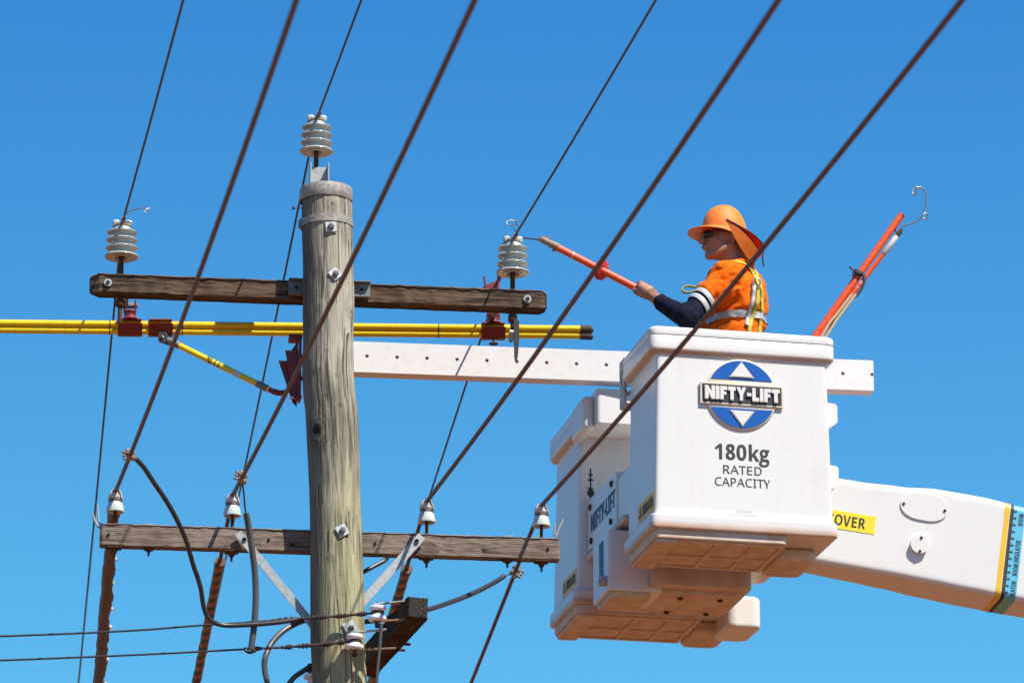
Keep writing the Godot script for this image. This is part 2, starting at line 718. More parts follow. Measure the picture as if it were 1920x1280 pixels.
	mottled("red_dirt", Color(0.19, 0.08, 0.035), Color(0.29, 0.125, 0.056), 0.95, 0.05, 84, 0.0, 6, 3.0)
	mottled("cover_brown", Color(0.075, 0.055, 0.058), Color(0.17, 0.13, 0.135), 0.7, 8.0, 85, 0.0, 5, 2.0)
	mottled("reflective_silver", Color(0.42, 0.43, 0.45), Color(0.58, 0.59, 0.6), 0.5, 12.0, 86, 0.1)
	plain("guard_red", Color(0.62, 0.02, 0.018), 0.5)
	plain("logo_blue", Color(0.0, 0.095, 0.42), 0.35)
	plain("logo_navy", Color(0.012, 0.016, 0.03), 0.5)
	plain("cream", Color(0.7, 0.62, 0.5), 0.5)
	plain("print_black", Color(0.02, 0.022, 0.026), 0.6)
	plain("print_faint", Color(0.62, 0.62, 0.62), 0.5)
	plain("label_yellow", Color(0.82, 0.68, 0.01), 0.5)
	plain("label_amber", Color(0.78, 0.5, 0.05), 0.55)
	plain("tape_yellow", Color(0.82, 0.5, 0.0), 0.45)
	plain("tape_cyan", Color(0.1, 0.5, 0.72), 0.45)
	plain("lens_dark", Color(0.01, 0.012, 0.016), 0.08)
	plain("hair", Color(0.012, 0.01, 0.009), 0.8)
	plain("shaded_flap_red", Color(0.78, 0.06, 0.006), 0.9)  # orange flap cloth turned red to paint in the shade underneath
	plain("chrome", Color(0.6, 0.6, 0.6), 0.2, 0.9)
	plain("wire_bare", Color(0.32, 0.3, 0.29), 0.35, 0.6)
	plain("sticker_blue", Color(0.01, 0.045, 0.13), 0.5)
	plain("hole_lit_tan", Color(0.42, 0.24, 0.14), 0.9)
	plain("dark_hole", Color(0.012, 0.01, 0.009), 0.95)
	plain("black_plastic", Color(0.018, 0.02, 0.023), 0.55)
	M["red_dirt"].uv1_world_triplanar = true
	# slanting warning stripes of the line covers
	var im := Image.create(64, 64, false, Image.FORMAT_RGB8)
	var nz := noise(0.06, 5, 4)
	for y in 64:
		for x in 64:
			var on := fposmod((x + y) / 64.0 + 0.22 * nz.get_noise_2d(x, y), 1.0) < 0.5
			var dirt := 0.75 + 0.5 * nz.get_noise_2d(x + 100, y)
			var c := Color(0.3, 0.115, 0.045) if on else Color(0.035, 0.026, 0.024)
			im.set_pixel(x, y, (c * dirt).linear_to_srgb())
	var sm_ := plain("striped_cover", Color.WHITE, 0.6)
	sm_.albedo_texture = ImageTexture.create_from_image(im)
	sm_.uv1_scale = Vector3(7.5, 1.0, 1.0)


# ---------------------------------------------------------------- setting
func ground() -> void:
	var p := PlaneMesh.new()
	p.size = Vector2(5000, 5000)
	var g := put("ground", p, M.red_dirt)
	g.set_meta("kind", "structure")
	g.set_meta("label", "bare red dirt ground stretching to the horizon")


# height, angle round the pole from the camera side, size, strength
func pole_knots() -> Array:
	return [
		[8.6, -0.72, 0.05, 1.4], [9.26, 0.95, 0.018, 0.9], [9.83, 0.12, 0.02, 0.9], [9.03, -0.1, 0.006, 0.8],
		[8.93, -0.5, 0.012, 0.7], [8.74, 0.25, 0.007, 0.9], [9.27, -0.45, 0.012, 0.6], [8.79, -0.25, 0.006, 0.9], [8.9, 0.2, 0.008, 0.6],
		[7.93, -0.35, 0.012, 0.7], [7.83, 0.05, 0.004, 0.9], [8.78, 1.2, 0.012, 0.6], [7.6, 0.9, 0.015, 0.6],
	]


func pole_at(y: float) -> Vector2:
	var ys := [10.0, 9.886, 9.78, 9.52, 9.346, 9.258, 9.112, 8.938, 8.822, 8.736, 8.65, 8.478, 8.307, 8.079, 7.796, 7.516, 7.293, 6.8, 4.0, 0.0]
	var cx := [-0.024, -0.022, -0.019, -0.0102, -0.005, -0.0058, -0.0055, -0.0035, 0.0048, 0.0165, 0.022, 0.031, 0.0383, 0.0478, 0.0555, 0.062, 0.0728, 0.078, 0.085, 0.09]
	var rr := [0.132, 0.131, 0.1325, 0.1316, 0.1345, 0.1345, 0.131, 0.135, 0.1365, 0.136, 0.1355, 0.1335, 0.131, 0.1325, 0.1365, 0.138, 0.137, 0.139, 0.15, 0.165]
	for i in ys.size() - 1:
		if y >= ys[i + 1]:
			var t: float = (y - ys[i + 1]) / (ys[i] - ys[i + 1])
			t = clampf(t, 0, 1)
			return Vector2(lerpf(cx[i + 1], cx[i], t), lerpf(rr[i + 1], rr[i], t))
	return Vector2(cx[-1], rr[-1])


func pole() -> void:
	var t := thing("utility_pole", "weathered round timber power pole with grey metal cap", "utility pole", Vector3(0.09, 0, 0))
	var off := Vector3(-0.09, 0, 0)
	var s := sm()
	var r := []
	var us := PackedFloat32Array()
	var nz := noise(2.2, 8, 4)
	var y := 9.955
	var sides := 72
	while true:
		var ring := PackedVector3Array()
		var c := pole_at(y)
		for j in sides:
			var a := TAU * j / sides
			var ang := a - PI   # 0 faces the camera side
			var dir := Vector3(sin(ang), 0, cos(ang))
			var rad := c.y + 0.0045 * nz.get_noise_3d(dir.x * 2.5, y * 0.5, dir.z * 2.5) + 0.0012 * nz.get_noise_3d(dir.x * 14, y * 0.4, dir.z * 14)
			for k in pole_knots():
				var da: float = wrapf(ang - k[1], -PI, PI) * c.y
				var e: float = Vector2(da, (y - k[0]) * 0.75).length() / (k[2] * 1.5)
				if e < 2.0:
					rad += k[2] * (0.32 * exp(-e * e) - (0.28 * exp(-e * e * 14.0)))
			ring.append(off + Vector3(c.x, y, 0) + dir * rad)
		r.append(ring)
		us.append((9.96 - y) / 3.2)
		if y <= 0.0:
			break
		y -= 0.0125 if y > 6.9 else 0.5
		y = maxf(y, 0.0)
	rows(s, r, true, us, steps(sides + 1), true)
	fan(s, r[0])
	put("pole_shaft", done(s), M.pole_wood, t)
	# cap: a shallow dish turned over the top
	var cap := sm()
	lathe(cap, pv([0.134, 9.882, 0.138, 9.88, 0.1405, 9.884, 0.1405, 9.94, 0.136, 9.955, 0.11, 9.964, 0.001, 9.968]), 40)
	put("pole_cap", done(cap), M.cap_metal, t, off + Vector3(-0.026, 0, 0))
	var nl := sm()
	tube(nl, PackedVector3Array([Vector3(-0.15, 9.835, 0.03), Vector3(-0.2, 9.825, 0.05)]), 0.003, 6)
	bolt_head(nl, upto(Vector3(-1, -0.2, 0.3), Vector3(-0.2, 9.825, 0.05)), 0.011, 0.004, 8)
	put("nail", done(nl), M.rust, t, off)
	# strap
	var st := sm()
	lathe(st, pv([0.1335, 9.742, 0.1385, 9.742, 0.1385, 9.782, 0.1335, 9.782]), 40, Transform3D(Basis(Vector3(0, 0, 1), 0.03), Vector3(-0.018 + 0.29, 0.0, 0)))
	put("strap", done(st), M.cap_metal, t, off)
	put("strap_buckle", box_mesh(Vector3(0.03, 0.05, 0.02), 0.004), M.dull_steel, t, off + Vector3(-0.158, 9.752, 0.02), Vector3(0, -1.2, 0))
	# channel standing at the top
	var ch := sm()
	cbox(ch, Vector3(0.086, 0.3, 0.008), 0.002, Transform3D(Basis(), Vector3(0, 0, -0.024)))
	for sx in [-1, 1]:
		cbox(ch, Vector3(0.008, 0.3, 0.06), 0.002, Transform3D(Basis(), Vector3(0.047 * sx, 0.008, 0.004)))
	put("pole_top_channel", done(ch), M.galvanised, t, off + Vector3(-0.064, 9.935, 0.0))
	# square washers with bolts
	for p in [[-0.01, 9.701, 0.12, 0.058], [0.015, 9.444, 0.75, 0.058], [0.066, 8.063, 0.5, 0.06], [0.112, 7.551, 0.45, 0.072]]:
		var c := pole_at(p[1])
		var ang := asin(clampf((p[0] - c.x) / c.y, -1, 1))
		var at := off + Vector3(c.x, p[1], 0) + Vector3(sin(ang), 0, cos(ang)) * (c.y + 0.004)
		var w := put("square_washer", box_mesh(Vector3(p[3], p[3], 0.007), 0.0015), M.galvanised, t, at, Vector3(-0.12, ang, p[2]))
		var b := sm()
		bolt_head(b, upto(Vector3(0, 0, 1), Vector3(0, 0, 0.003)), 0.017, 0.018)
		put("bolt", done(b), M.dull_steel, w)


# timber along x with worn bevels and clipped ends
func timber(s: SurfaceTool, length: float, h: float, d: float, bevel := 0.006, clip_l := 0.03, clip_r := 0.02, seed_ := 1) -> void:
	var nz := noise(3.0, seed_, 3)
	var xs := [-length / 2, -length / 2 + clip_l]
	var x := -length / 2 + 0.06
	while x < length / 2 - 0.06:
		xs.append(x)
		x += 0.04
	xs.append_array([length / 2 - clip_r, length / 2])
	var r := []
	var us := PackedFloat32Array()
	for i in xs.size():
		var inset := 0.0
		if i == 0:
			inset = clip_l * 0.7
		elif i == xs.size() - 1:
			inset = clip_r * 0.7
		var hy := h / 2 - inset * 0.3
		var hz := d / 2 - inset
		var ring := PackedVector3Array()
		for c in [[1, 1, 0], [1, 1, 1], [-1, 1, 1], [-1, 1, 0], [-1, -1, 0], [-1, -1, 1], [1, -1, 1], [1, -1, 0]]:
			var b := bevel * (1.0 + 0.8 * nz.get_noise_3d(xs[i] * 5.0, c[0] * 3.0, c[1] * 3.0))
			var yy: float = c[0] * (hy - (b if c[2] == 0 else 0.0))
			var zz: float = c[1] * (hz - (b if c[2] == 1 else 0.0))
			ring.append(Vector3(xs[i], yy + 0.0012 * nz.get_noise_2d(xs[i] * 9.0, c[0] * 7.0), zz))
		r.append(ring)
		us.append(xs[i])
	var vs := PackedFloat32Array([0, 0.03, d * 4, d * 4 + 0.03, (d + h) * 4, (d + h) * 4 + 0.03, (2 * d + h) * 4, (2 * d + h) * 4 + 0.03, 2 * (d + h) * 4])
	s.set_smooth_group(-1)
	rows(s, r, true, us, vs, true)
	s.set_smooth_group(0)


func timber_end(h: float, d: float) -> ArrayMesh:
	return box_mesh(Vector3(0.012, h, d), 0.004)


func crossarms() -> void:
	# upper arm
	var t := thing("wooden_crossarm", "dark brown upper wooden crossarm carrying the tall ribbed insulators", "crossarm", Vector3(-0.044, 9.4215, -0.14))
	var s := sm()
	timber(s, 2.4, 0.107, 0.1, 0.007, 0.045, 0.03, 4)
	put("arm_beam", done(s), M.arm_wood, t)
	for sx in [-1, 1]:
		put("arm_end", timber_end(0.075 if sx < 0 else 0.08, 0.035 if sx < 0 else 0.052), M.end_grain, t, Vector3(sx * 1.1985, 0, 0))
	for x in [-1.111, 1.098]:
		var w := sm()
		lathe(w, pv([0.021, 0, 0.021, 0.004, 0.001, 0.004]), 20)
		var washer := put("round_washer", done(w), M.galvanised, t, Vector3(x, 0.0, 0.05), Vector3(PI / 2, 0, 0))
		var b := sm()
		bolt_head(b, Transform3D(Basis(), Vector3(0, 0.004, 0)), 0.011, 0.013)
		put("bolt", done(b), M.galvanised, washer)
	# steel seat between arm and pole
	var g := sm()
	cbox(g, Vector3(0.43, 0.082, 0.006), 0.0015)
	for sy in [-1, 1]:
		cbox(g, Vector3(0.43, 0.006, 0.04), 0.0015, Transform3D(Basis(), Vector3(0, 0.041 * sy, 0.017)))
	var seat := put("arm_seat", done(g), M.dull_steel, t, Vector3(0.048, 0.008, 0.058))
	for x in [-0.175, 0.17]:
		var b2 := sm()
		bolt_head(b2, upto(Vector3(0, 0, 1), Vector3(x, 0, 0.003)), 0.012, 0.01)
		put("bolt", done(b2), M.dull_steel, seat)
	# lower arm
	var l := thing("wooden_crossarm", "grey brown lower wooden crossarm carrying the small bell insulators", "crossarm", Vector3(0.032, 8.066, -0.13))
	s = sm()
	timber(s, 2.385, 0.118, 0.07, 0.005, 0.012, 0.012, 14)
	put("arm_beam", done(s), M.low_arm_wood, l)
	for x in [-1.15, -0.325, 0.227, 1.128]:
		var h := sm()
		lathe(h, pv([0.0075, 0.0, 0.0075, 0.0025, 0.001, 0.0025]), 14)
		put("bolt_hole", done(h), M.dark_hole, l, Vector3(x, -0.002, 0.0345), Vector3(PI / 2, 0, 0))
	for x in [-0.94, 0.92]:
		var h := sm()
		cbox(h, Vector3(0.05, 0.006, 0.05), 0.001, Transform3D(Basis(), Vector3(0, -0.004, 0)))
		lathe(h, pv([0.001, -0.04, 0.006, -0.04, 0.006, -0.018, 0.013, -0.018, 0.015, -0.004]), 8)
		put("hanging_bolt", done(h), M.rust, l, Vector3(x, -0.06, 0))
		put("top_washer", box_mesh(Vector3(0.055, 0.006, 0.05), 0.001), M.galvanised, l, Vector3(x, 0.063, 0))
	# braces
	var br := sm()
	flat_bar(br, Vector3(-0.455, 8.09, -0.075), Vector3(-0.06, 7.6, -0.035), 0.042, 0.007)
	var brace := put("brace", done(br), M.galvanised, l, -l.position)
	var bb := sm()
	bolt_head(bb, upto(Vector3(0, 0, 1), Vector3(-0.42, 8.055, -0.07)), 0.012, 0.012)
	put("bolt", done(bb), M.dull_steel, brace)
	br = sm()
	flat_bar(br, Vector3(0.5, 8.105, -0.075), Vector3(0.155, 7.69, -0.035), 0.046, 0.007)
	brace = put("brace", done(br), M.galvanised, l, -l.position)
	bb = sm()
	bolt_head(bb, upto(Vector3(0, 0, 1), Vector3(0.472, 8.075, -0.07)), 0.013, 0.014)
	put("bolt", done(bb), M.dull_steel, brace)
	# bird prongs at both ends
	for p in [[-1.175, -1.0], [1.2, 1.0]]:
		var pr := sm()
		var dx: float = p[1]
		if dx < 0:
			tube(pr, curve(PackedVector3Array([Vector3(-1.13, 8.118, -0.105), Vector3(-1.163, 8.122, -0.1), Vector3(-1.172, 8.16, -0.1), Vector3(-1.178, 8.222, -0.1)])), 0.0055, 8)
		else:
			tube(pr, curve(PackedVector3Array([Vector3(1.18, 8.118, -0.105), Vector3(1.203, 8.13, -0.1), Vector3(1.215, 8.165, -0.1), Vector3(1.242, 8.228, -0.1)])), 0.0055, 8)
		put("wire_prong", done(pr), M.galvanised, l, -l.position)
		pr = sm()
		if dx < 0:
			tube(pr, curve(PackedVector3Array([Vector3(-1.13, 8.112, -0.15), Vector3(-1.165, 8.115, -0.15), Vector3(-1.183, 8.142, -0.15), Vector3(-1.202, 8.186, -0.15)])), 0.0055, 8)
		else:
			tube(pr, curve(PackedVector3Array([Vector3(1.18, 8.115, -0.15), Vector3(1.2, 8.13, -0.15), Vector3(1.203, 8.16, -0.15), Vector3(1.206, 8.212, -0.15)])), 0.0055, 8)
		put("wire_prong", done(pr), M.galvanised, l, -l.position)


func flat_bar(s: SurfaceTool, a: Vector3, b: Vector3, w: float, th: float) -> void:
	var d := (b - a).normalized()
	var z := Vector3(0, 0, 1)
	z = (z - d * z.dot(d)).normalized()
	var y := z.cross(d)
	cbox(s, Vector3(a.distance_to(b), w, th), 0.001, Transform3D(Basis(d, y, z), (a + b) / 2))


# ---------------------------------------------------------------- insulators
func make_tall_insulator(at: Vector3, label: String) -> Node3D:
	var t := thing("ribbed_insulator", label, "insulator", at, Vector3.ZERO, "tall ribbed insulators of the upper line")
	var s := sm()
	var p := PackedVector2Array([Vector2(0.02, 0.118), Vector2(0.032, 0.102), Vector2(0.041, 0.096), Vector2(0.049, 0.097), Vector2(0.054, 0.103), Vector2(0.06, 0.1035), Vector2(0.076, 0.1), Vector2(0.084, 0.0995), Vector2(0.089, 0.103), Vector2(0.0885, 0.108)])
	var rim := [0.089, 0.0845, 0.0825, 0.08]
	var ry := [0.106, 0.150, 0.194, 0.236]
	for k in 4:
		if k > 0:
			for q in [[0.0, -0.014], [0.006, -0.0085]]:
				p.append(Vector2(0.0485 + q[0], ry[k] + q[1]))
			p.append(Vector2(rim[k] - 0.014, ry[k] - 0.0055))
			p.append(Vector2(rim[k] - 0.004, ry[k] - 0.004))
			p.append(Vector2(rim[k], ry[k]))
			p.append(Vector2(rim[k] - 0.001, ry[k] + 0.003))
		p.append(Vector2(rim[k] - 0.005, ry[k] + 0.0052))
		p.append(Vector2(0.062, ry[k] + 0.0095))
		p.append(Vector2(0.052, ry[k] + 0.0125))
		if k < 3:
			p.append(Vector2(0.0485, ry[k] + 0.018))
	p.append_array(pv([0.048, 0.263, 0.044, 0.268, 0.001, 0.27]))
	lathe(s, p, 36)
	var body := put("porcelain_body", done(s), M.porcelain, t)
	# two ears with a groove between them
	for sx in [-1, 1]:
		var e := sm()
		var list := []
		for k in 7:
			var a := PI / 2 * k / 6.0
			list.append([0.27 + 0.034 * sin(a), 0.0195 * (0.82 + 0.3 * sin(a * 1.7)) * (cos(a) ** 0.35 if k < 6 else 0.25), 0.04 * (0.85 + 0.15 * sin(a)) * (cos(a) ** 0.35 if k < 6 else 0.25), 0.014, 0.033 * sx, 0.0])
		shell(e, list)
		put("ear", done(e), M.porcelain, body)
	var pin := sm()
	lathe(pin, pv([0.001, -0.26, 0.011, -0.26, 0.012, -0.25, 0.012, -0.17, 0.02, -0.17, 0.024, -0.165, 0.024, -0.135, 0.02, -0.13, 0.013, -0.128, 0.013, 0.0, 0.013, 0.12, 0.001, 0.12]), 14)
	put("pin", done(pin), M.rust, t)
	put("pin_plate", box_mesh(Vector3(0.07, 0.008, 0.07), 0.002), M.rust, t, Vector3(0, -0.111, 0))
	# binding round the neck, and up along the wire
	var tie := sm()
	for k in 3:
		var ring := PackedVector3Array()
		for j in 25:
			var a := TAU * j / 24
			ring.append(Vector3(0.047 * cos(a), 0.268 + k * 0.005 + 0.003 * sin(a * 2 + k), 0.047 * sin(a)))
		tube(tie, ring, 0.0028, 6, false)
	for k in 2:
		var hel := PackedVector3Array()
		for j in 60:
			var a := TAU * j / 9.0 + k * PI
			var z := -0.05 + 0.19 * j / 59.0
			hel.append(Vector3(0.0085 * cos(a) + z * 0.017, 0.287 - 0.09 * maxf(z, -z) + 0.0085 * sin(a), z))
		tube(tie, hel, 0.0032, 6)
	put("tie_wire", done(tie), M.clamp_bronze, t)
	return t


func high_insulators() -> void:
	var a := make_tall_insulator(Vector3(-1.086, 9.478, -0.14), "ribbed porcelain insulator at left end of the upper crossarm")
	var tail := sm()
	tube(tail, curve(PackedVector3Array([Vector3(0.006, 0.315, 0.05), Vector3(0.03, 0.335, 0.06), Vector3(0.075, 0.35, 0.07), Vector3(0.11, 0.352, 0.08), Vector3(0.122, 0.343, 0.085), Vector3(0.121, 0.325, 0.085), Vector3(0.113, 0.328, 0.085), Vector3(0.118, 0.345, 0.08), Vector3(0.14, 0.355, 0.07)])), 0.0032, 8)
	put("wire_tail", done(tail), M.wire_bare, a)
	make_tall_insulator(Vector3(-0.077, 10.075, -0.045), "ribbed porcelain insulator standing on top of the pole")
	var c := make_tall_insulator(Vector3(0.981, 9.476, -0.14), "ribbed porcelain insulator at right end of upper crossarm, touched by the orange stick")
	var loop := sm()
	var ring := PackedVector3Array()
	for j in 22:
		var an := 0.3 + TAU * j / 20.0
		ring.append(Vector3(-0.01 + 0.028 * cos(an) - 0.0004 * j, 0.357 + 0.018 * sin(an), 0.06 + 0.0015 * j))
	ring.append_array(PackedVector3Array([Vector3(0.025, 0.34, 0.06), Vector3(0.04, 0.352, 0.06)]))
	tube(loop, curve(ring, 2), 0.003, 8)
	tube(loop, PackedVector3Array([Vector3(0.0, 0.335, 0.055), Vector3(0.012, 0.315, 0.05)]), 0.003, 6)
	put("wire_tail", done(loop), M.wire_bare, c)
	# tapered dark handle hanging under the right pin
	var lev := thing("hanging_lever", "black tapered lever hanging under right end of upper crossarm", "tool", Vector3(0.98, 9.25, -0.1))
	var s := sm()
	tube(s, PackedVector3Array([Vector3(-0.02, -0.01, 0), Vector3(0.012, -0.01, 0)]), 0.011, 8)
	put("pivot", done(s), M.cream, lev)
	s = sm()
	prism(s, pv([0.002, 0.05, 0.012, 0.06, 0.026, 0.055, 0.03, 0.04, 0.03, -0.05, 0.022, -0.155, 0.016, -0.165, 0.01, -0.165, 0.006, -0.15]), -0.012, 0.012)
	put("blade", done(s), M.black_plastic, lev)
	s = sm()
	prism(s, pv([-0.024, -0.02, 0.0, -0.02, 0.0, -0.06, -0.012, -0.066, -0.022, -0.06]), -0.01, 0.01)
	put("catch", done(s), M.black_plastic, lev)


func low_insulators() -> void:
	var t := thing("bell_insulator", "small bell insulator at left end of the lower crossarm", "insulator", Vector3(-1.085, 8.126, -0.13), Vector3.ZERO, "small bell insulators of the lower line")
	var s := sm()
	lathe(s, pv([0.028, 0.085, 0.033, 0.072, 0.043, 0.066, 0.047, 0.068, 0.0475, 0.073, 0.039, 0.112, 0.035, 0.118, 0.0305, 0.121, 0.0295, 0.13, 0.033, 0.136, 0.0375, 0.139, 0.0385, 0.144, 0.033, 0.166, 0.0275, 0.178, 0.02, 0.186, 0.001, 0.188]), 32)
	put("porcelain_body", done(s), M.bell_porcelain, t)
	s = sm()
	lathe(s, pv([0.001, -0.175, 0.006, -0.175, 0.0065, -0.15, 0.014, -0.149, 0.016, -0.138, 0.021, -0.137, 0.023, -0.126, 0.03, -0.1255]), 10)
	put("pin_nut", done(s), M.rust, t)
	put("pin_plate", box_mesh(Vector3(0.075, 0.007, 0.065), 0.0015), M.rust, t, Vector3(0, -0.124, 0))
	s = sm()
	lathe(s, pv([0.0085, -0.02, 0.0085, 0.09]), 12)
	put("pin", done(s), M.rust, t)
	var tie := sm()
	for k in 3:
		var ring := PackedVector3Array()
		for j in 25:
			var a := TAU * j / 24
			ring.append(Vector3(0.0345 * cos(a), 0.127 + k * 0.004 + 0.004 * sin(a * 2 + k * 0.7), 0.0345 * sin(a)))
		tube(tie, ring, 0.0024, 6, false)
	for k in 2:
		tube(tie, curve(PackedVector3Array([Vector3(0.03 * (1 if k % 2 else -1), 0.132, 0.028), Vector3(0.02 * (1 if k % 2 else -1), 0.16 + 0.008 * k, 0.034), Vector3(0.0, 0.19 - 0.003 * k, 0.03 + 0.008 * k), Vector3(-0.02 * (1 if k % 2 else -1), 0.16 + 0.008 * k, 0.036)])), 0.0028, 6)
	put("tie_wire", done(tie), M.clamp_bronze, t)
	copy_of(t, "bell_insulator", "small bell insulator on lower crossarm between its left end and the pole", Vector3(-0.481, 8.126, -0.13)).set_meta("group", "small bell insulators of the lower line")
	copy_of(t, "bell_insulator", "small bell insulator on lower crossarm just right of the pole", Vector3(0.53, 8.126, -0.13)).set_meta("group", "small bell insulators of the lower line")
	copy_of(t, "bell_insulator", "small bell insulator at right end of lower crossarm beside the buckets", Vector3(1.131, 8.126, -0.13)).set_meta("group", "small bell insulators of the lower line")


func service_rack() -> void:
	# short dark arm pointing away from the camera on the right of the pole
	var t := thing("wooden_crossarm", "short dark timber arm with black end grain low on the pole", "crossarm", Vector3(0.447, 7.642, 0.235), Vector3(0, deg_to_rad(90 + 6.5), 0.0))
	var s := sm()
	timber(s, 1.3, 0.118, 0.112, 0.006, 0.006, 0.012, 24)
	put("arm_beam", done(s), M.old_wood, t, Vector3(0.65, 0, 0))
	put("arm_end", box_mesh(Vector3(0.012, 0.108, 0.102), 0.006), M.end_grain, t, Vector3(-0.004, 0, 0), Vector3(0.03, 0, 0))
	for p in [0.62, 0.75]:
		var b := sm()
		tube(b, PackedVector3Array([Vector3(p, -0.035, 0.03), Vector3(p, -0.035, 0.1)]), 0.008, 8)
		put("through_bolt", done(b), M.rust, t)
	# two spool insulators held in flat straps
	var lab := ["upper white spool insulator beside the dark timber arm", "lower white spool insulator in front of the pole foot"]
	var pos := [Vector3(0.246, 7.617, 0.2), Vector3(0.131, 7.464, 0.2)]
	for i in 2:
		var sp := thing("spool_insulator", lab[i], "insulator", pos[i], Vector3.ZERO, "white spool insulators of the service wires")
		s = sm()
		lathe(s, pv([0.012, -0.042, 0.032, -0.043, 0.042, -0.04, 0.046, -0.034, 0.046, -0.024, 0.042, -0.019, 0.028, -0.007, 0.026, 0.0, 0.028, 0.007, 0.04, 0.015, 0.044, 0.02, 0.044, 0.03, 0.04, 0.036, 0.03, 0.039, 0.012, 0.038]), 32)
		put("porcelain_body", done(s), M.white_porcelain, sp)
		s = sm()
		for k in 2:
			var ring := PackedVector3Array()
			for j in 25:
				var a := TAU * j / 24
				ring.append(Vector3(0.03 * cos(a), -0.002 + 0.006 * k + 0.004 * sin(a), 0.03 * sin(a)))
			tube(s, ring, 0.004, 6, false)
		put("tie_wire", done(s), M.dark_wire, sp)
		s = sm()
		tube(s, PackedVector3Array([Vector3(0, -0.075, 0), Vector3(0, 0.058, 0)]), 0.008, 10)
		lathe(s, pv([0.001, -0.075, 0.013, -0.075, 0.014, -0.06, 0.018, -0.055]), 8)
		put("spool_bolt", done(s), M.rust, sp)
		for sy in [-1, 1]:
			s = sm()
			var far := Vector3(0.15 if i == 0 else (0.16 if sy > 0 else 0.21), 0.075 if (i == 0 and sy > 0) else 0.048 * sy + 0.028, -0.03)
			flat_strap(s, Vector3(-0.025, 0.046 * sy, 0.0), far, 0.03, 0.006)
			put("strap", done(s), M.clamp_bronze if sy < 0 else M.galvanised, sp)
	# earth wire hanging down beside the arm
	single("down_wire", "thin grey wire hanging straight down beside the dark timber arm", "wire", tube_mesh(PackedVector3Array([Vector3(0.262, 7.55, 0.25), Vector3(0.255, 7.45, 0.25), Vector3(0.243, 7.3, 0.24), Vector3(0.24, 7.0, 0.22), Vector3(0.235, 5.0, 0.16)]), 0.008), M.cable_grey)
	# a third spool half hidden at the pole's left edge
	var q := thing("spool_insulator", "white spool insulator half hidden behind the left edge of the pole", "insulator", Vector3(-0.055, 7.33, -0.11), Vector3(0, 0, 0.2), "white spool insulators of the service wires")
	s = sm()
	lathe(s, pv([0.012, -0.042, 0.032, -0.043, 0.045, -0.036, 0.045, -0.022, 0.028, -0.007, 0.028, 0.007, 0.044, 0.018, 0.044, 0.032, 0.03, 0.039, 0.012, 0.038]), 28)
	put("porcelain_body", done(s), M.white_porcelain, q)
	s = sm()
	tube(s, PackedVector3Array([Vector3(0, -0.1, 0), Vector3(0, 0.09, 0)]), 0.012, 10)
	lathe(s, pv([0.001, 0.05, 0.022, 0.05, 0.022, 0.07, 0.001, 0.07]), 8)
	put("spool_bolt", done(s), M.rust, q)


func flat_strap(s: SurfaceTool, a: Vector3, b: Vector3, w: float, th: float) -> void:
	var d := (b - a).normalized()
	var y := Vector3.UP
	y = (y - d * y.dot(d)).normalized()
	cbox(s, Vector3(a.distance_to(b), th, w), 0.001, Transform3D(Basis(d, y, d.cross(y)), (a + b) / 2))


# ---------------------------------------------------------------- wires
func span(a: Vector3, az: float, slope: float, length: float, forward: bool, n := 40) -> PackedVector3Array:
	# a hanging wire: leaves its support at the given slope and levels out at half its span
	var d := Vector3(sin(az), 0, cos(az)) * (1.0 if forward else -1.0)
	var p := PackedVector3Array()
	for i in n + 1:
		var x := length * pow(float(i) / n, 1.4)
		p.append(a + d * x + Vector3.UP * (slope * x - slope * x * x / 60.0))
	return p


func wire_points(a: Vector3, b: Vector3, back_az: float, back_slope: float) -> PackedVector3Array:
	var run := Vector2(b.x - a.x, b.z - a.z)
	var far := run.length()
	var slope := (b.y - a.y) / (far - far * far / 60.0)
	var f := span(a, atan2(run.x, run.y), slope, 36.0, true)
	var r := span(a, deg_to_rad(back_az), back_slope, 40.0, false)
	r.reverse()
	r.remove_at(r.size() - 1)
	r.append_array(f)
	return r


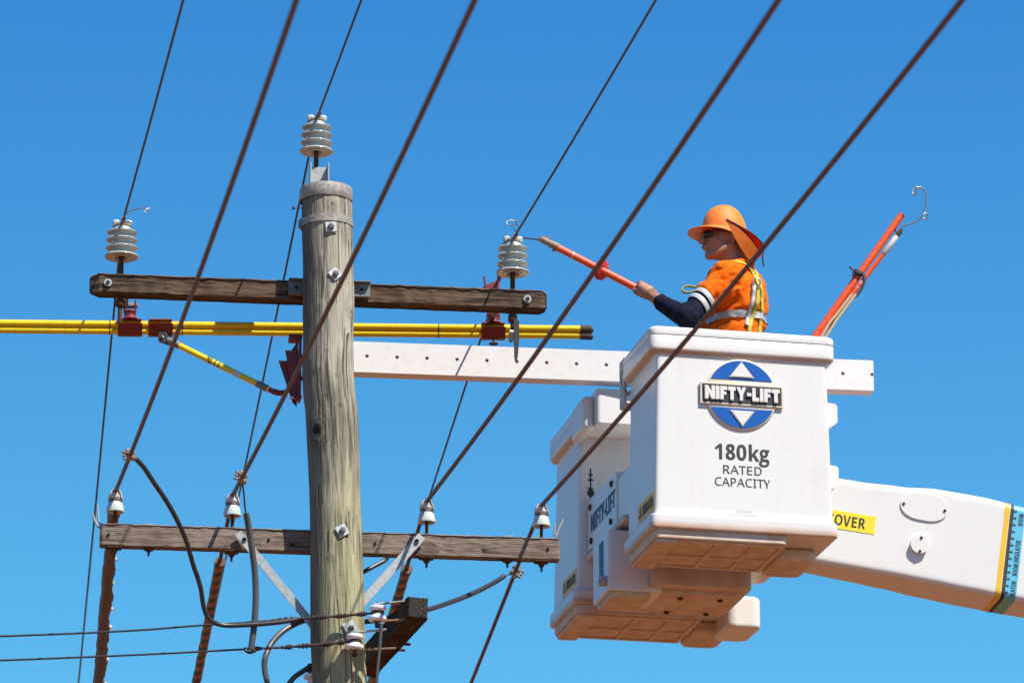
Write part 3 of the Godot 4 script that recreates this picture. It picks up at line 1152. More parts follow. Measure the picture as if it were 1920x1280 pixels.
func wires() -> void:
	var hv := [
		["thin upper line wire over left end of the upper crossarm", Vector3(-1.087, 9.764, -0.14), Vector3(-1.014, 9.368, 4.096), -0.72, -0.092],
		["thin upper line wire tied to the insulator on the pole top", Vector3(-0.081, 10.352, -0.045), Vector3(-0.045, 10.195, 2.11), 0.0, -0.1],
		["thin upper line wire at the insulator touched by the orange stick", Vector3(0.981, 9.765, -0.14), Vector3(1.058, 9.395, 4.289), 0.0, -0.078],
	]
	for w in hv:
		single("line_wire", w[0], "wire", tube_mesh(wire_points(w[1], w[2], w[3], w[4]), 0.0062, 8), M.dark_wire, "thin wires of the upper line")
	var lv := [
		["thick brown wire tied to the leftmost insulator of lower crossarm", Vector3(-1.086, 8.303, -0.13), Vector3(-0.922, 7.319, 9.332), -0.95, -0.12],
		["thick brown wire passing in front of the pole above its big knot", Vector3(-0.48, 8.306, -0.13), Vector3(-0.318, 7.425, 9.138), 0.0, -0.108],
		["thick brown wire crossing the red disc of the held stick", Vector3(0.53, 8.307, -0.13), Vector3(0.692, 7.461, 9.173), 0.0, -0.098],
		["thick brown wire passing across the front bucket and the worker", Vector3(1.132, 8.307, -0.13), Vector3(1.297, 7.462, 9.248), 0.0, -0.07],
	]
	for w in lv:
		single("line_wire", w[0], "wire", tube_mesh(wire_points(w[1], w[2], w[3], w[4]), 0.0108, 10), M.copper_wire, "thick wires of the lower line")
	# two service wires leaving to the left
	var sa := PackedVector3Array([Vector3(0.216, 7.617, 0.2), Vector3(0.06, 7.6, 0.19), Vector3(-0.15, 7.582, 0.18), Vector3(-0.6, 7.538, 0.17), Vector3(-1.7, 7.447, 0.15), Vector3(-6.0, 7.2, 0.1), Vector3(-14.0, 7.1, 0.0)])
	var sb := PackedVector3Array([Vector3(0.101, 7.464, 0.2), Vector3(0.03, 7.456, 0.19), Vector3(-0.15, 7.438, 0.18), Vector3(-0.4, 7.418, 0.17), Vector3(-1.7, 7.322, 0.15), Vector3(-6.0, 7.05, 0.1), Vector3(-14.0, 6.9, 0.0)])
	var names := ["upper of two dark service wires leaving left from the pole", "lower of two dark service wires leaving left from the pole"]
	for i in 2:
		var p: PackedVector3Array = curve([sa, sb][i], 8)
		var t := thing("service_wire", names[i], "wire", p[0])
		put("cable", tube_mesh(shifted(p, -p[0]), 0.0055, 8), M.cable_black, t)
		var tw := sm()
		var first := PackedVector3Array()
		for q in p:
			if q.x > -0.42 and q.x < p[0].x - 0.02:
				first.append(q - p[0])
		var dense := curve(first, 10)
		for k in 2:
			var h := PackedVector3Array()
			for j in dense.size():
				var a := j * 0.42 + k * PI
				var open := 0.007 + 0.004 * sin(j * 0.13)
				h.append(dense[j] + Vector3(0, cos(a), sin(a)) * open)
			tube(tw, h, 0.0042, 6)
		put("twisted_tie", done(tw), M.dark_wire, t)


func shifted(p: PackedVector3Array, by: Vector3) -> PackedVector3Array:
	var o := PackedVector3Array()
	for q in p:
		o.append(q + by)
	return o


func wire_y(a: Vector3, b: Vector3, z: float) -> Vector3:
	# the point of a forward wire at the given z
	var run := Vector2(b.x - a.x, b.z - a.z)
	var far := run.length()
	var slope := (b.y - a.y) / (far - far * far / 60.0)
	var k := (z - a.z) / run.y
	var x := far * k
	return Vector3(lerpf(a.x, b.x, k), a.y + slope * x - slope * x * x / 60.0, z)


func line_clamp(at: Vector3, label: String, roll: float) -> void:
	var t := thing("line_clamp", label, "clamp", at, Vector3(0.09, 0.02, roll), "bolted clamps joining cables to the line wires")
	var s := sm()
	cbox(s, Vector3(0.05, 0.03, 0.055), 0.007, Transform3D(Basis(Vector3.FORWARD, 0.3), Vector3(0, 0.013, 0)))
	cbox(s, Vector3(0.048, 0.022, 0.05), 0.006, Transform3D(Basis(Vector3.FORWARD, 0.3), Vector3(0.004, -0.014, 0.004)))
	put("clamp_body", done(s), M.clamp_bronze, t)
	for k in 3:
		s = sm()
		var xf := upto(Vector3(-1, 0.35 - 0.2 * k, 0.3), Vector3(-0.018, 0.012 - 0.014 * k, 0.016))
		tube(s, PackedVector3Array([xf.origin, xf * Vector3(0, 0.026, 0)]), 0.0045, 6)
		bolt_head(s, Transform3D(xf.basis, xf * Vector3(0, 0.012, 0)), 0.008, 0.008)
		put("bolt", done(s), M.clamp_bronze, t)


func jumpers() -> void:
	var c1 := wire_y(Vector3(-1.086, 8.303, -0.13), Vector3(-0.922, 7.319, 9.332), 1.05)
	var c2 := wire_y(Vector3(-0.48, 8.306, -0.13), Vector3(-0.318, 7.425, 9.138), 0.42)
	line_clamp(c1, "bronze clamp on the leftmost thick wire above its insulator", 0.2)
	line_clamp(c2, "bronze clamp on the thick wire that passes before the pole", -0.2)
	line_clamp(Vector3(1.131, 8.23, -1.2), "bronze clamp on the rightmost thick wire below the lower crossarm", 2.6)
	var j1 := PackedVector3Array([c1 + Vector3(0.015, -0.005, 0), Vector3(-1.014, 8.137, 1.0), Vector3(-0.985, 8.119, 0.95), Vector3(-0.947, 8.080, 0.9), Vector3(-0.849, 7.988, 0.75), Vector3(-0.766, 7.880, 0.6), Vector3(-0.709, 7.770, 0.45), Vector3(-0.668, 7.679, 0.38), Vector3(-0.644, 7.585, 0.32), Vector3(-0.608, 7.535, 0.28), Vector3(-0.536, 7.517, 0.25), Vector3(-0.401, 7.527, 0.24), Vector3(-0.265, 7.545, 0.23), Vector3(-0.164, 7.567, 0.22)])
	single("jumper_cable", "long curved black cable from leftmost clamp to upper service wire", "cable", tube_mesh(curve(j1, 8), 0.0125, 10), M.cable_black, "insulated jumper cables")
	var t := thing("jumper_cable", "straight hanging grey sleeved cable left of the pole", "cable", c2, Vector3.ZERO, "insulated jumper cables")
	put("bare_core", tube_mesh(shifted(curve(PackedVector3Array([Vector3(-0.474, 8.245, 0.42), Vector3(-0.458, 8.193, 0.36), Vector3(-0.445, 8.126, 0.3), Vector3(-0.437, 8.09, 0.28)])), -c2), 0.0045, 6), M.dark_wire, t)
	var sl := sm()
	tube(sl, shifted(curve(PackedVector3Array([Vector3(-0.437, 8.098, 0.28), Vector3(-0.421, 8.026, 0.26), Vector3(-0.402, 7.92, 0.24), Vector3(-0.385, 7.814, 0.22), Vector3(-0.377, 7.705, 0.21), Vector3(-0.378, 7.593, 0.21), Vector3(-0.387, 7.482, 0.21), Vector3(-0.396, 7.405, 0.21)]), 8), -c2), 0.0175, 12, true, 0.8)
	put("sleeve", done(sl), M.cable_grey, t)
	put("hooked_end", tube_mesh(curve(PackedVector3Array([Vector3(-0.37, 7.405, 0.2) - c2, Vector3(-0.4, 7.392, 0.2) - c2, Vector3(-0.425, 7.405, 0.2) - c2, Vector3(-0.42, 7.418, 0.2) - c2])), 0.008, 8), M.cable_black, t)
	var j3 := PackedVector3Array([Vector3(1.068, 8.203, -1.2), Vector3(1.019, 8.159, -1.15), Vector3(0.914, 8.069, -1.0), Vector3(0.782, 7.976, -0.85), Vector3(0.598, 7.852, -0.6), Vector3(0.455, 7.781, -0.45), Vector3(0.3, 7.72, -0.35), Vector3(0.12, 7.66, -0.2)])
	single("jumper_cable", "black cable running from right clamp down behind the dark timber arm", "cable", tube_mesh(curve(j3, 8), 0.0135, 10), M.cable_black, "insulated jumper cables")
	single("jumper_core", "thin bare wire between right clamp and its black cable", "wire", tube_mesh(PackedVector3Array([Vector3(1.128, 8.235, -1.22), Vector3(1.06, 8.197, -1.2)]), 0.004, 6), M.dark_wire)
	var j4 := PackedVector3Array([Vector3(0.35, 8.06, -0.3), Vector3(0.33, 8.03, -0.3), Vector3(0.266, 7.985, -0.27), Vector3(0.16, 7.91, -0.22), Vector3(0.05, 7.82, -0.18)])
	single("jumper_cable", "short black cable emerging from behind the pole under lower crossarm", "cable", tube_mesh(curve(j4, 8), 0.0115, 10), M.cable_black, "insulated jumper cables")
	single("jumper_core", "thin bare wire going up from the short black cable to lower crossarm", "wire", tube_mesh(PackedVector3Array([Vector3(0.345, 8.05, -0.3), Vector3(0.42, 8.12, -0.32), Vector3(0.5, 8.16, -0.3)]), 0.004, 6), M.dark_wire)
	var j5 := PackedVector3Array([Vector3(-0.02, 7.67, -0.13), Vector3(-0.08, 7.655, -0.12), Vector3(-0.137, 7.63, -0.1), Vector3(-0.216, 7.572, -0.06), Vector3(-0.275, 7.5, -0.03), Vector3(-0.307, 7.42, 0.0), Vector3(-0.311, 7.36, 0.0), Vector3(-0.294, 7.28, 0.0), Vector3(-0.26, 7.15, 0.0), Vector3(-0.2, 6.9, 0.0)])
	single("jumper_cable", "bowed cable looping out from behind the pole's left side", "cable", tube_mesh(curve(j5, 8), 0.0155, 10), M.cable_grey, "insulated jumper cables")
	var j6 := PackedVector3Array([Vector3(0.02, 7.44, -0.12), Vector3(-0.05, 7.415, -0.12), Vector3(-0.11, 7.375, -0.11), Vector3(-0.165, 7.325, -0.1), Vector3(-0.22, 7.22, -0.1), Vector3(-0.25, 7.0, -0.1)])
	single("jumper_cable", "lowest grey cable leaving the pole's left edge downwards", "cable", tube_mesh(curve(j6, 8), 0.014, 10), M.cable_grey, "insulated jumper cables")


# ---------------------------------------------------------------- covers on the rear wires
func covers() -> void:
	var p2 := span(Vector3(-0.48, 8.306, -0.13), 0.0, -0.108, 8.0, false, 60)
	var p3 := span(Vector3(0.53, 8.307, -0.13), 0.0, -0.098, 8.0, false, 60)
	single("line_cover", "orange and black striped cover on the wire left of the pole", "line cover", cover_mesh(p2, 0.9, 7.5, 0.026, 5), M.striped_cover, "covers on the wires behind")
	single("line_cover", "orange and black striped cover on the wire right of the pole", "line cover", cover_mesh(p3, 0.95, 7.5, 0.026, 6), M.striped_cover, "covers on the wires behind")
	var p1 := span(Vector3(-1.086, 8.303, -0.13), deg_to_rad(-0.95), -0.12, 8.0, false, 60)
	var t := thing("line_cover", "faded brown cover with ragged edge and pale studs at far left", "line cover", p1[0], Vector3.ZERO, "covers on the wires behind")
	# an opened sheet hanging round the wire, its edge wavy
	var nz := noise(3.5, 40, 4)
	var r := []
	var us := PackedFloat32Array()
	var studs := []
	var path := curve(p1, 3)
	for i in path.size():
		var q := path[i]
		var d := absf(q.z + 0.13)
		if d < 0.18 or d > 7.5:
			continue
		var ring := PackedVector3Array()
		for j in 13:
			var a := lerpf(2.4, 5.9, j / 12.0)
			var rad := 0.031 + 0.009 * nz.get_noise_2d(d * 1.2, j * 0.4)
			var edge := 0.016 * nz.get_noise_1d(d * 1.6) + 0.004 * nz.get_noise_1d(d * 9.0) if j > 10 else 0.0
			ring.append(q + Vector3(cos(a) * (rad + edge) + 0.004 * j / 12.0, sin(a) * rad * 0.9 + 0.01, 0) - p1[0])
		r.append(ring)
		us.append(d)
		if studs.is_empty() or d - studs[-1][1] > 0.26 + 0.3 * rng.randf():
			studs.append([ring[12], d])
	var s := sm()
	rows(s, r, false, us, steps(13))
	put("sheet", done(s), M.cover_brown, t)
	for st in studs:
		if st[1] > 4.0:
			break
		var b := SphereMesh.new()
		b.radius = 0.007 + 0.005 * rng.randf()
		b.height = 0.024
		b.radial_segments = 12
		b.rings = 6
		put("stud", b, M.cream, t, st[0] + Vector3(0.004, 0, 0.004))


func cover_mesh(p: PackedVector3Array, from: float, to: float, rad: float, seed_: int) -> ArrayMesh:
	var nz := noise(2.0, seed_, 3)
	var path := PackedVector3Array()
	var radii := PackedFloat32Array()
	for q in curve(p, 2):
		var d := absf(q.z + 0.13)
		if d >= from and d <= to:
			path.append(q + Vector3(0.003 * nz.get_noise_1d(d * 2.0), -0.008, 0))
			radii.append(rad * (1.0 + 0.14 * nz.get_noise_1d(d * 4.0)) * (1.0 if path.size() > 2 else 1.15))
	var s := sm()
	tube(s, path, radii, 16, true, 0.9)
	return done(s)


# ---------------------------------------------------------------- live-line poles under the upper arm
func live_line_poles() -> void:
	var y0 := 9.324
	var slope := 0.0293
	var poles := [["upper yellow support pole held under the upper crossarm", 0.0, 0.019, 0.0], ["lower yellow support pole clamped under the upper one", -0.0335, 0.0185, -0.012]]
	for q in poles:
		var t := thing("support_pole", q[0], "pole", Vector3(-1.7, y0 + q[1], -0.55 + q[3]), Vector3.ZERO, "yellow fibreglass support poles")
		put("rod", tube_mesh(PackedVector3Array([Vector3(-3.0, -3.0 * slope, 0), Vector3(0, 0, 0), Vector3(3.1, 3.1 * slope, 0)]), q[2], 20), M.yellow_fibreglass, t)
		var s := sm()
		tube(s, PackedVector3Array([Vector3(3.098, 3.098 * slope, 0), Vector3(3.15, 3.15 * slope, 0), Vector3(3.162, 3.162 * slope - 0.002, 0.0), Vector3(3.165, 3.165 * slope, 0)]), [0.0205, 0.0225, 0.0215, 0.014], 16)
		put("rubber_cap", done(s), M.rubber, t)
		for x in [0.575, 0.96, 2.33]:
			s = sm()
			tube(s, PackedVector3Array([Vector3(x, x * slope, 0), Vector3(x + 0.006, (x + 0.006) * slope, 0)]), q[2] + 0.0006, 20)
			put("band_mark", done(s), M.print_black, t)
	# saddles clamped round both poles
	saddle(Vector3(-1.015, 9.344, -0.55), "red saddle clamp under left end of the upper crossarm", 1)
	saddle(Vector3(-0.853, 9.3485, -0.55), "plain red saddle clamp where the slanting yellow pole starts", 0)
	saddle(Vector3(0.928, 9.401, -0.55), "red saddle clamp with wing nut under right end of upper crossarm", 2)
	# slanting pole
	var a := Vector3(-0.84, 9.275, -0.54)
	var b := Vector3(-0.19, 8.89, -0.3)
	var d := (b - a).normalized()
	var t := thing("brace_pole", "slanting yellow pole from red saddle down to the red wedge bracket", "pole", a)
	put("rod", tube_mesh(PackedVector3Array([d * 0.1, d * 0.56, d * 0.68]), 0.0165, 20), M.yellow_fibreglass, t)
	var s := sm()
	tube(s, PackedVector3Array([d * 0.03, d * 0.05, d * 0.105, d * 0.107]), [0.016, 0.0195, 0.0195, 0.017], 16)
	put("ferrule", done(s), M.dull_steel, t)
	s = sm()
	tube(s, PackedVector3Array([d * 0.6, d * 0.602, d * 0.665, d * 0.667]), [0.017, 0.019, 0.019, 0.017], 16)
	put("ferrule", done(s), M.dull_steel, t)
	s = sm()
	prism(s, pv([-0.02, 0.028, -0.026, 0.0, -0.02, -0.02, 0.0, -0.028, 0.05, -0.045, 0.06, -0.02, 0.03, 0.005, 0.018, 0.028]), -0.014, 0.014)
	var kn := put("knuckle", done(s), M.black_plastic, t)
	s = sm()
	bolt_head(s, upto(Vector3(0, 0, 1), Vector3(-0.006, -0.004, 0.014)), 0.009, 0.008)
	put("bolt", done(s), M.chrome, kn)
	s = sm()
	tube(s, curve(PackedVector3Array([d * 0.66, d * 0.7, d * 0.7 + Vector3(0.035, -0.008, 0), d * 0.7 + Vector3(0.07, -0.004, 0)])), [0.014, 0.014, 0.014, 0.014, 0.014, 0.014, 0.015, 0.016, 0.016, 0.016, 0.016, 0.016, 0.015, 0.015, 0.015, 0.015, 0.015, 0.014, 0.014], 10)
	put("end_fitting", done(s), M.red_paint, t)
	s = sm()
	for x in [0.3, 0.31, 0.335, 0.36]:
		tube(s, PackedVector3Array([d * x, d * (x + 0.006)]), 0.017, 16)
	put("band_mark", done(s), M.print_black, t)
	s = sm()
	tube(s, PackedVector3Array([d * 0.46, d * 0.5]), 0.0172, 16)
	put("white_sticker", done(s), M.print_faint, t)
	# wedge bracket on the pole
	var w := thing("wedge_bracket", "red folded wedge bracket fixed to the left side of the pole", "bracket", Vector3(-0.148, 9.02, -0.17))
	s = sm()
	cbox(s, Vector3(0.012, 0.36, 0.07), 0.002, Transform3D(Basis(), Vector3(0.008, -0.01, 0.02)))
	put("back_plate", done(s), M.red_paint, w)
	s = sm()
	prism(s, pv([-0.07, 0.088, 0.0, 0.088, 0.0, -0.19, -0.022, -0.17]), 0.012, 0.02)
	put("wedge_plate", done(s), M.red_paint, w)
	s = sm()
	prism(s, pv([-0.1, 0.048, 0.0, 0.048, 0.0, -0.2, -0.022, -0.18]), -0.045, -0.037)
	put("wedge_plate", done(s), M.red_paint, w)
	s = sm()
	prism(s, pv([-0.04, 0.09, 0.0, 0.155, 0.0, 0.09]), -0.02, -0.012)
	put("wedge_plate", done(s), M.red_paint, w)
	s = sm()
	soft(s, -0.05, 0.02, 0.15, 0.18, -0.06, 0.02, 0.008, 0.004)
	put("pole_seat", done(s), M.red_paint, w)
	s = sm()
	tube(s, PackedVector3Array([Vector3(-0.04, -0.162, 0), Vector3(0.022, -0.16, 0)]), 0.011, 10)
	put("pivot_pin", done(s), M.chrome, w)
	for y in [0.06, -0.06]:
		s = sm()
		tube(s, PackedVector3Array([Vector3(0.012, y, 0.0), Vector3(0.09, y, 0.1)]), 0.012, 10)
		put("standoff", done(s), M.red_paint, w)


func saddle(at: Vector3, label: String, kind: int) -> void:
	var t := thing("saddle_clamp", label, "clamp", at, Vector3(0, 0, 0.0293), "red saddle clamps on the yellow poles")
	var s := sm()
	soft(s, -0.062, 0.062, 0.016, 0.026, -0.03, 0.03, 0.006, 0.003)
	put("top_jaw", done(s), M.red_paint, t)
	s = sm()
	prism(s, pv([0.04, -0.003, -0.004, -0.056, -0.034, -0.058, -0.045, -0.004]), -0.064, 0.064, Transform3D(Basis(Vector3(0, 0, 1), Vector3(0, 1, 0), Vector3(1, 0, 0)), Vector3.ZERO))
	put("lower_jaw", done(s), M.red_paint, t)
	if kind == 0:
		return
	s = sm()
	lathe(s, pv([0.05, 0.024, 0.046, 0.03, 0.033, 0.036, 0.03, 0.05, 0.033, 0.064, 0.036, 0.066, 0.036, 0.074, 0.001, 0.074]), 20)
	put("swivel_neck", done(s), M.red_paint, t)
	if kind == 1:
		for sx in [-1, 1]:
			put("clevis_cheek", box_mesh(Vector3(0.008, 0.07, 0.04), 0.002), M.red_paint, t, Vector3(0.03 * sx, 0.1, 0))
		s = sm()
		tube(s, PackedVector3Array([Vector3(-0.05, 0.105, 0.0), Vector3(0.04, 0.105, 0)]), 0.016, 12)
		put("pivot_pin", done(s), M.dull_steel, t)
		s = sm()
		tube(s, PackedVector3Array([Vector3(-0.035, 0.09, 0.41), Vector3(-0.02, 0.1, 0.01)]), 0.011, 10)
		put("shank", done(s), M.dull_steel, t)
	else:
		# hook that reaches up behind the arm
		s = sm()
		cbox(s, Vector3(0.07, 0.17, 0.012), 0.003, Transform3D(Basis(Vector3.RIGHT, 0.0), Vector3(0.005, 0.135, -0.004)))
		put("hook_plate", done(s), M.red_paint, t)
		s = sm()
		tube(s, PackedVector3Array([Vector3(0.0, 0.06, 0.0), Vector3(0.0, 0.03, 0.37)]), 0.011, 10)
		put("shank", done(s), M.dull_steel, t)
		s = sm()
		tube(s, PackedVector3Array([Vector3(-0.03, 0.2, -0.01), Vector3(-0.04, 0.292, -0.01)]), 0.006, 8)
		put("hook_prong", done(s), M.red_paint, t)
		s = sm()
		tube(s, PackedVector3Array([Vector3(0.03, 0.2, -0.01), Vector3(0.04, 0.3, -0.01)]), 0.008, 8)
		put("hook_prong", done(s), M.red_paint, t)
		s = sm()
		prism(s, pv([-0.05, 0.235, 0.035, 0.275, 0.035, 0.22, -0.05, 0.22]), -0.02, -0.008)
		put("hook_web", done(s), M.red_paint, t)
		s = sm()
		tube(s, PackedVector3Array([Vector3(0.0, -0.085, 0), Vector3(0, -0.055, 0)]), 0.006, 8)
		lathe(s, pv([0.001, -0.092, 0.026, -0.09, 0.024, -0.083, 0.008, -0.078]), 12)
		put("wing_nut", done(s), M.rust, t)


# ---------------------------------------------------------------- platform
func white_beam() -> void:
	var t := thing("holding_bar", "long white bar with a row of holes passing behind the pole", "bar", Vector3(0.22, 9.338, -1.0), Vector3(0, 0, 0.0009))
	var sf := sm()
	sf.set_smooth_group(-1)
	var pitch := 0.1639
	var hh := 0.0865
	for i in 18:
		var cx := 0.068 + pitch * i
		var x0 := cx - pitch / 2
		var x1 := cx + pitch / 2
		if i == 0:
			x0 = -0.092
		if i == 17:
			x1 = 2.862
		var angles := []
		for j in 24:
			angles.append(TAU * j / 24)
		for c in [Vector2(x1 - cx, hh - 0.006), Vector2(x1 - cx, -hh - 0.006), Vector2(x0 - cx, hh - 0.006), Vector2(x0 - cx, -hh - 0.006)]:
			angles.append(fposmod(c.angle(), TAU))
		angles.sort()
		var n := angles.size()
		for j in n:
			var ring := []
			for k in 2:
				var an: float = angles[(j + k) % n]
				var d := Vector2(cos(an), sin(an))
				var t_x := (x1 - cx if d.x > 0 else cx - x0) / maxf(absf(d.x), 1e-5)
				var t_y := (hh - 0.006 if d.y > 0 else hh + 0.006) / maxf(absf(d.y), 1e-5)
				var far := d * minf(t_x, t_y)
				ring.append([Vector3(cx + d.x * 0.01, 0.006 + d.y * 0.01, 0.05), Vector3(cx + far.x, 0.006 + far.y, 0.05)])
			four(sf, Transform3D(), [ring[0][0], ring[0][1], ring[1][1], ring[1][0]], true)
			var back := Vector3(0, 0, -0.022)
			four(sf, Transform3D(), [ring[0][0], ring[1][0], ring[1][0] + back, ring[0][0] + back], true)
	# corners that the fans leave open, then the other walls with rounded long edges
	for sy in [-1.0, 1.0]:
		four(sf, Transform3D(), [Vector3(-0.092, hh * sy, 0.05), Vector3(2.862, hh * sy, 0.05), Vector3(2.862, hh * sy, -0.05), Vector3(-0.092, hh * sy, -0.05)], sy < 0)
	four(sf, Transform3D(), [Vector3(-0.092, -hh, -0.05), Vector3(2.862, -hh, -0.05), Vector3(2.862, hh, -0.05), Vector3(-0.092, hh, -0.05)], false)
	for sx in [0, 1]:
		var xx: float = [-0.092, 2.862][sx]
		four(sf, Transform3D(), [Vector3(xx, -hh, 0.05), Vector3(xx, -hh, -0.05), Vector3(xx, hh, -0.05), Vector3(xx, hh, 0.05)], sx == 1)
	put("box_section", done(sf), M.beam_white, t)
	for i in 18:
		var h := sm()
		lathe(h, pv([0.0108, 0.0, 0.001, 0.0]), 16, Transform3D(Basis(Vector3.RIGHT, PI / 2), Vector3(0.068 + pitch * i, 0.006, 0.029)))
		put("hole_floor", done(h), M.hole_lit_tan, t)  # added plug, its tan stands for the lit hollow inside the bar


func block_letters(text: String, height: float, width: float, th: float) -> ArrayMesh:
	# heavy square letters, all of straight strokes; n is the stroke
	var n := 0.3
	var shapes := {
		"N": [[0, 0, n, 0, n, 0.52, 0.62, 0, 0.92, 0, 0.92, 1, 0.62, 1, 0.62, 0.48, 0.3, 1, 0, 1], 0.92],
		"I": [[0, 0, n, 0, n, 1, 0, 1], 0.3],
		"F": [[0, 0, n, 0, n, 0.36, 0.55, 0.36, 0.55, 0.6, n, 0.6, n, 0.75, 0.64, 0.75, 0.64, 1, 0, 1], 0.64],
		"T": [[0.2, 0, 0.5, 0, 0.5, 0.74, 0.7, 0.74, 0.7, 1, 0, 1, 0, 0.74, 0.2, 0.74], 0.7],
		"Y": [[0.28, 0, 0.58, 0, 0.58, 0.42, 0.86, 1, 0.54, 1, 0.43, 0.7, 0.32, 1, 0, 1, 0.28, 0.42], 0.86],
		"L": [[0, 0, 0.62, 0, 0.62, 0.26, n, 0.26, n, 1, 0, 1], 0.62],
		"-": [[0, 0.36, 0.4, 0.36, 0.4, 0.6, 0, 0.6], 0.4],
	}
	var total := 0.0
	for ch in text:
		total += shapes[ch][1] + 0.1
	total -= 0.1
	var s := sm()
	var x := 0.0
	for ch in text:
		var poly := PackedVector2Array()
		var l: Array = shapes[ch][0]
		for i in range(0, l.size(), 2):
			poly.append(Vector2((x + l[i]) / total * width - width / 2, (l[i + 1] - 0.5) * height))
		prism(s, poly, 0, th)
		x += shapes[ch][1] + 0.1
	return done(s)


func make_bucket(label: String) -> Node3D:
	var t := thing("lift_bucket", label, "lift bucket", Vector3.ZERO, Vector3.ZERO, "white buckets of the lift")
	var list := []
	# foot lip
	for k in 4:
		var a := PI / 2 * k / 3.0
		list.append([0.008 - 0.008 * cos(a), 0.492 + 0.008 * sin(a), 0.302 + 0.008 * sin(a), 0.03])
	list.append([0.016, 0.5, 0.31, 0.03])
	list.append([0.062, 0.5, 0.31, 0.03])
	for k in 4:
		var a := PI / 2 * k / 3.0
		list.append([0.068 + 0.008 * sin(a), 0.492 + 0.008 * cos(a), 0.302 + 0.008 * cos(a), 0.03])
	list.append([0.079, 0.482, 0.297, 0.024])
	list.append([0.084, 0.479, 0.2955, 0.022])
	list.append([0.12, 0.478, 0.295, 0.022])
	list.append([0.5, 0.469, 0.294, 0.022])
	list.append([0.915, 0.46, 0.292, 0.022])
	list.append([0.935, 0.46, 0.292, 0.022])
	list.append([0.944, 0.464, 0.294, 0.024])
	list.append([0.95, 0.488, 0.303, 0.03])
	# rim
	for k in 4:
		var a := PI / 2 * k / 3.0
		list.append([0.968 - 0.012 * cos(a), 0.488 + 0.012 * sin(a), 0.303 + 0.012 * sin(a), 0.04])
	list.append([0.98, 0.5, 0.315, 0.04])
	list.append([1.032, 0.5, 0.315, 0.04])
	list.append([1.036, 0.499, 0.314, 0.04])
	list.append([1.0385, 0.495, 0.31, 0.04])
	list.append([1.041, 0.499, 0.314, 0.04])
	list.append([1.046, 0.5, 0.315, 0.04])
	list.append([1.06, 0.5, 0.315, 0.04])
	for k in 6:
		var a := PI / 2 * k / 5.0
		list.append([1.068 + 0.022 * sin(a), 0.478 + 0.022 * cos(a), 0.293 + 0.022 * cos(a), 0.04])
	list.append([1.09, 0.46, 0.275, 0.035])
	list.append([1.085, 0.45, 0.265, 0.03])
	list.append([1.07, 0.445, 0.262, 0.03])
	list.append([0.5, 0.445, 0.262, 0.03])
	list.append([0.06, 0.445, 0.262, 0.03])
	list.append([0.05, 0.44, 0.257, 0.03])
	var s := sm()
	shell(s, list, true, true, true)
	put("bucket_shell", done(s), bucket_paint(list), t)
	# underside: a step, ribs and a rounded keel
	s = sm()
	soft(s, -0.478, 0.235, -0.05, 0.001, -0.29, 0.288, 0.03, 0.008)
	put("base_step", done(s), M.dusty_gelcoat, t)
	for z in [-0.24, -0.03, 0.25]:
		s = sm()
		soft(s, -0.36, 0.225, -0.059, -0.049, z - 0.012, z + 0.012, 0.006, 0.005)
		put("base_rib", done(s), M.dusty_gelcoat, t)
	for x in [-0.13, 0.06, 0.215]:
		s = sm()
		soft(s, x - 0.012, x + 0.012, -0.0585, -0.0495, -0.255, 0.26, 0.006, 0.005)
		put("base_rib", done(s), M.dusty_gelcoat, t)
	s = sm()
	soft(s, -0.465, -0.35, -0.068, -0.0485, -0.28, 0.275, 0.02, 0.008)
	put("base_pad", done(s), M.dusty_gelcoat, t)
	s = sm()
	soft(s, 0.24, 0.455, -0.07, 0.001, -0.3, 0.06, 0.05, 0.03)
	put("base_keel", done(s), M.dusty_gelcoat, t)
	# steps moulded on the right
	for y in [0.6, 0.26]:
		s = sm()
		var poly := pv([0.44, 0.0, 0.535, 0.055, 0.55, 0.07, 0.55, 0.155, 0.54, 0.168, 0.44, 0.178])
		prism(s, poly, -0.1, 0.16, Transform3D(Basis(), Vector3(0, y, 0)))
		put("side_step", done(s), M.gelcoat, t)
	# yellow notice on the left side
	var side := Transform3D(Basis(Vector3.UP, -PI / 2), Vector3.ZERO)
	var lb := put("side_label", box_mesh(Vector3(0.33, 0.1, 0.004), 0.0005), M.label_amber, t, Vector3(-0.4778, 0.155, 0.11), Vector3(0, -PI / 2, deg_to_rad(-1.2)))
	put("label_text", lettering("L.V. INSULATED", 0.3, 0.055, true), M.print_black, lb, Vector3(0, 0, 0.0025))
	return t


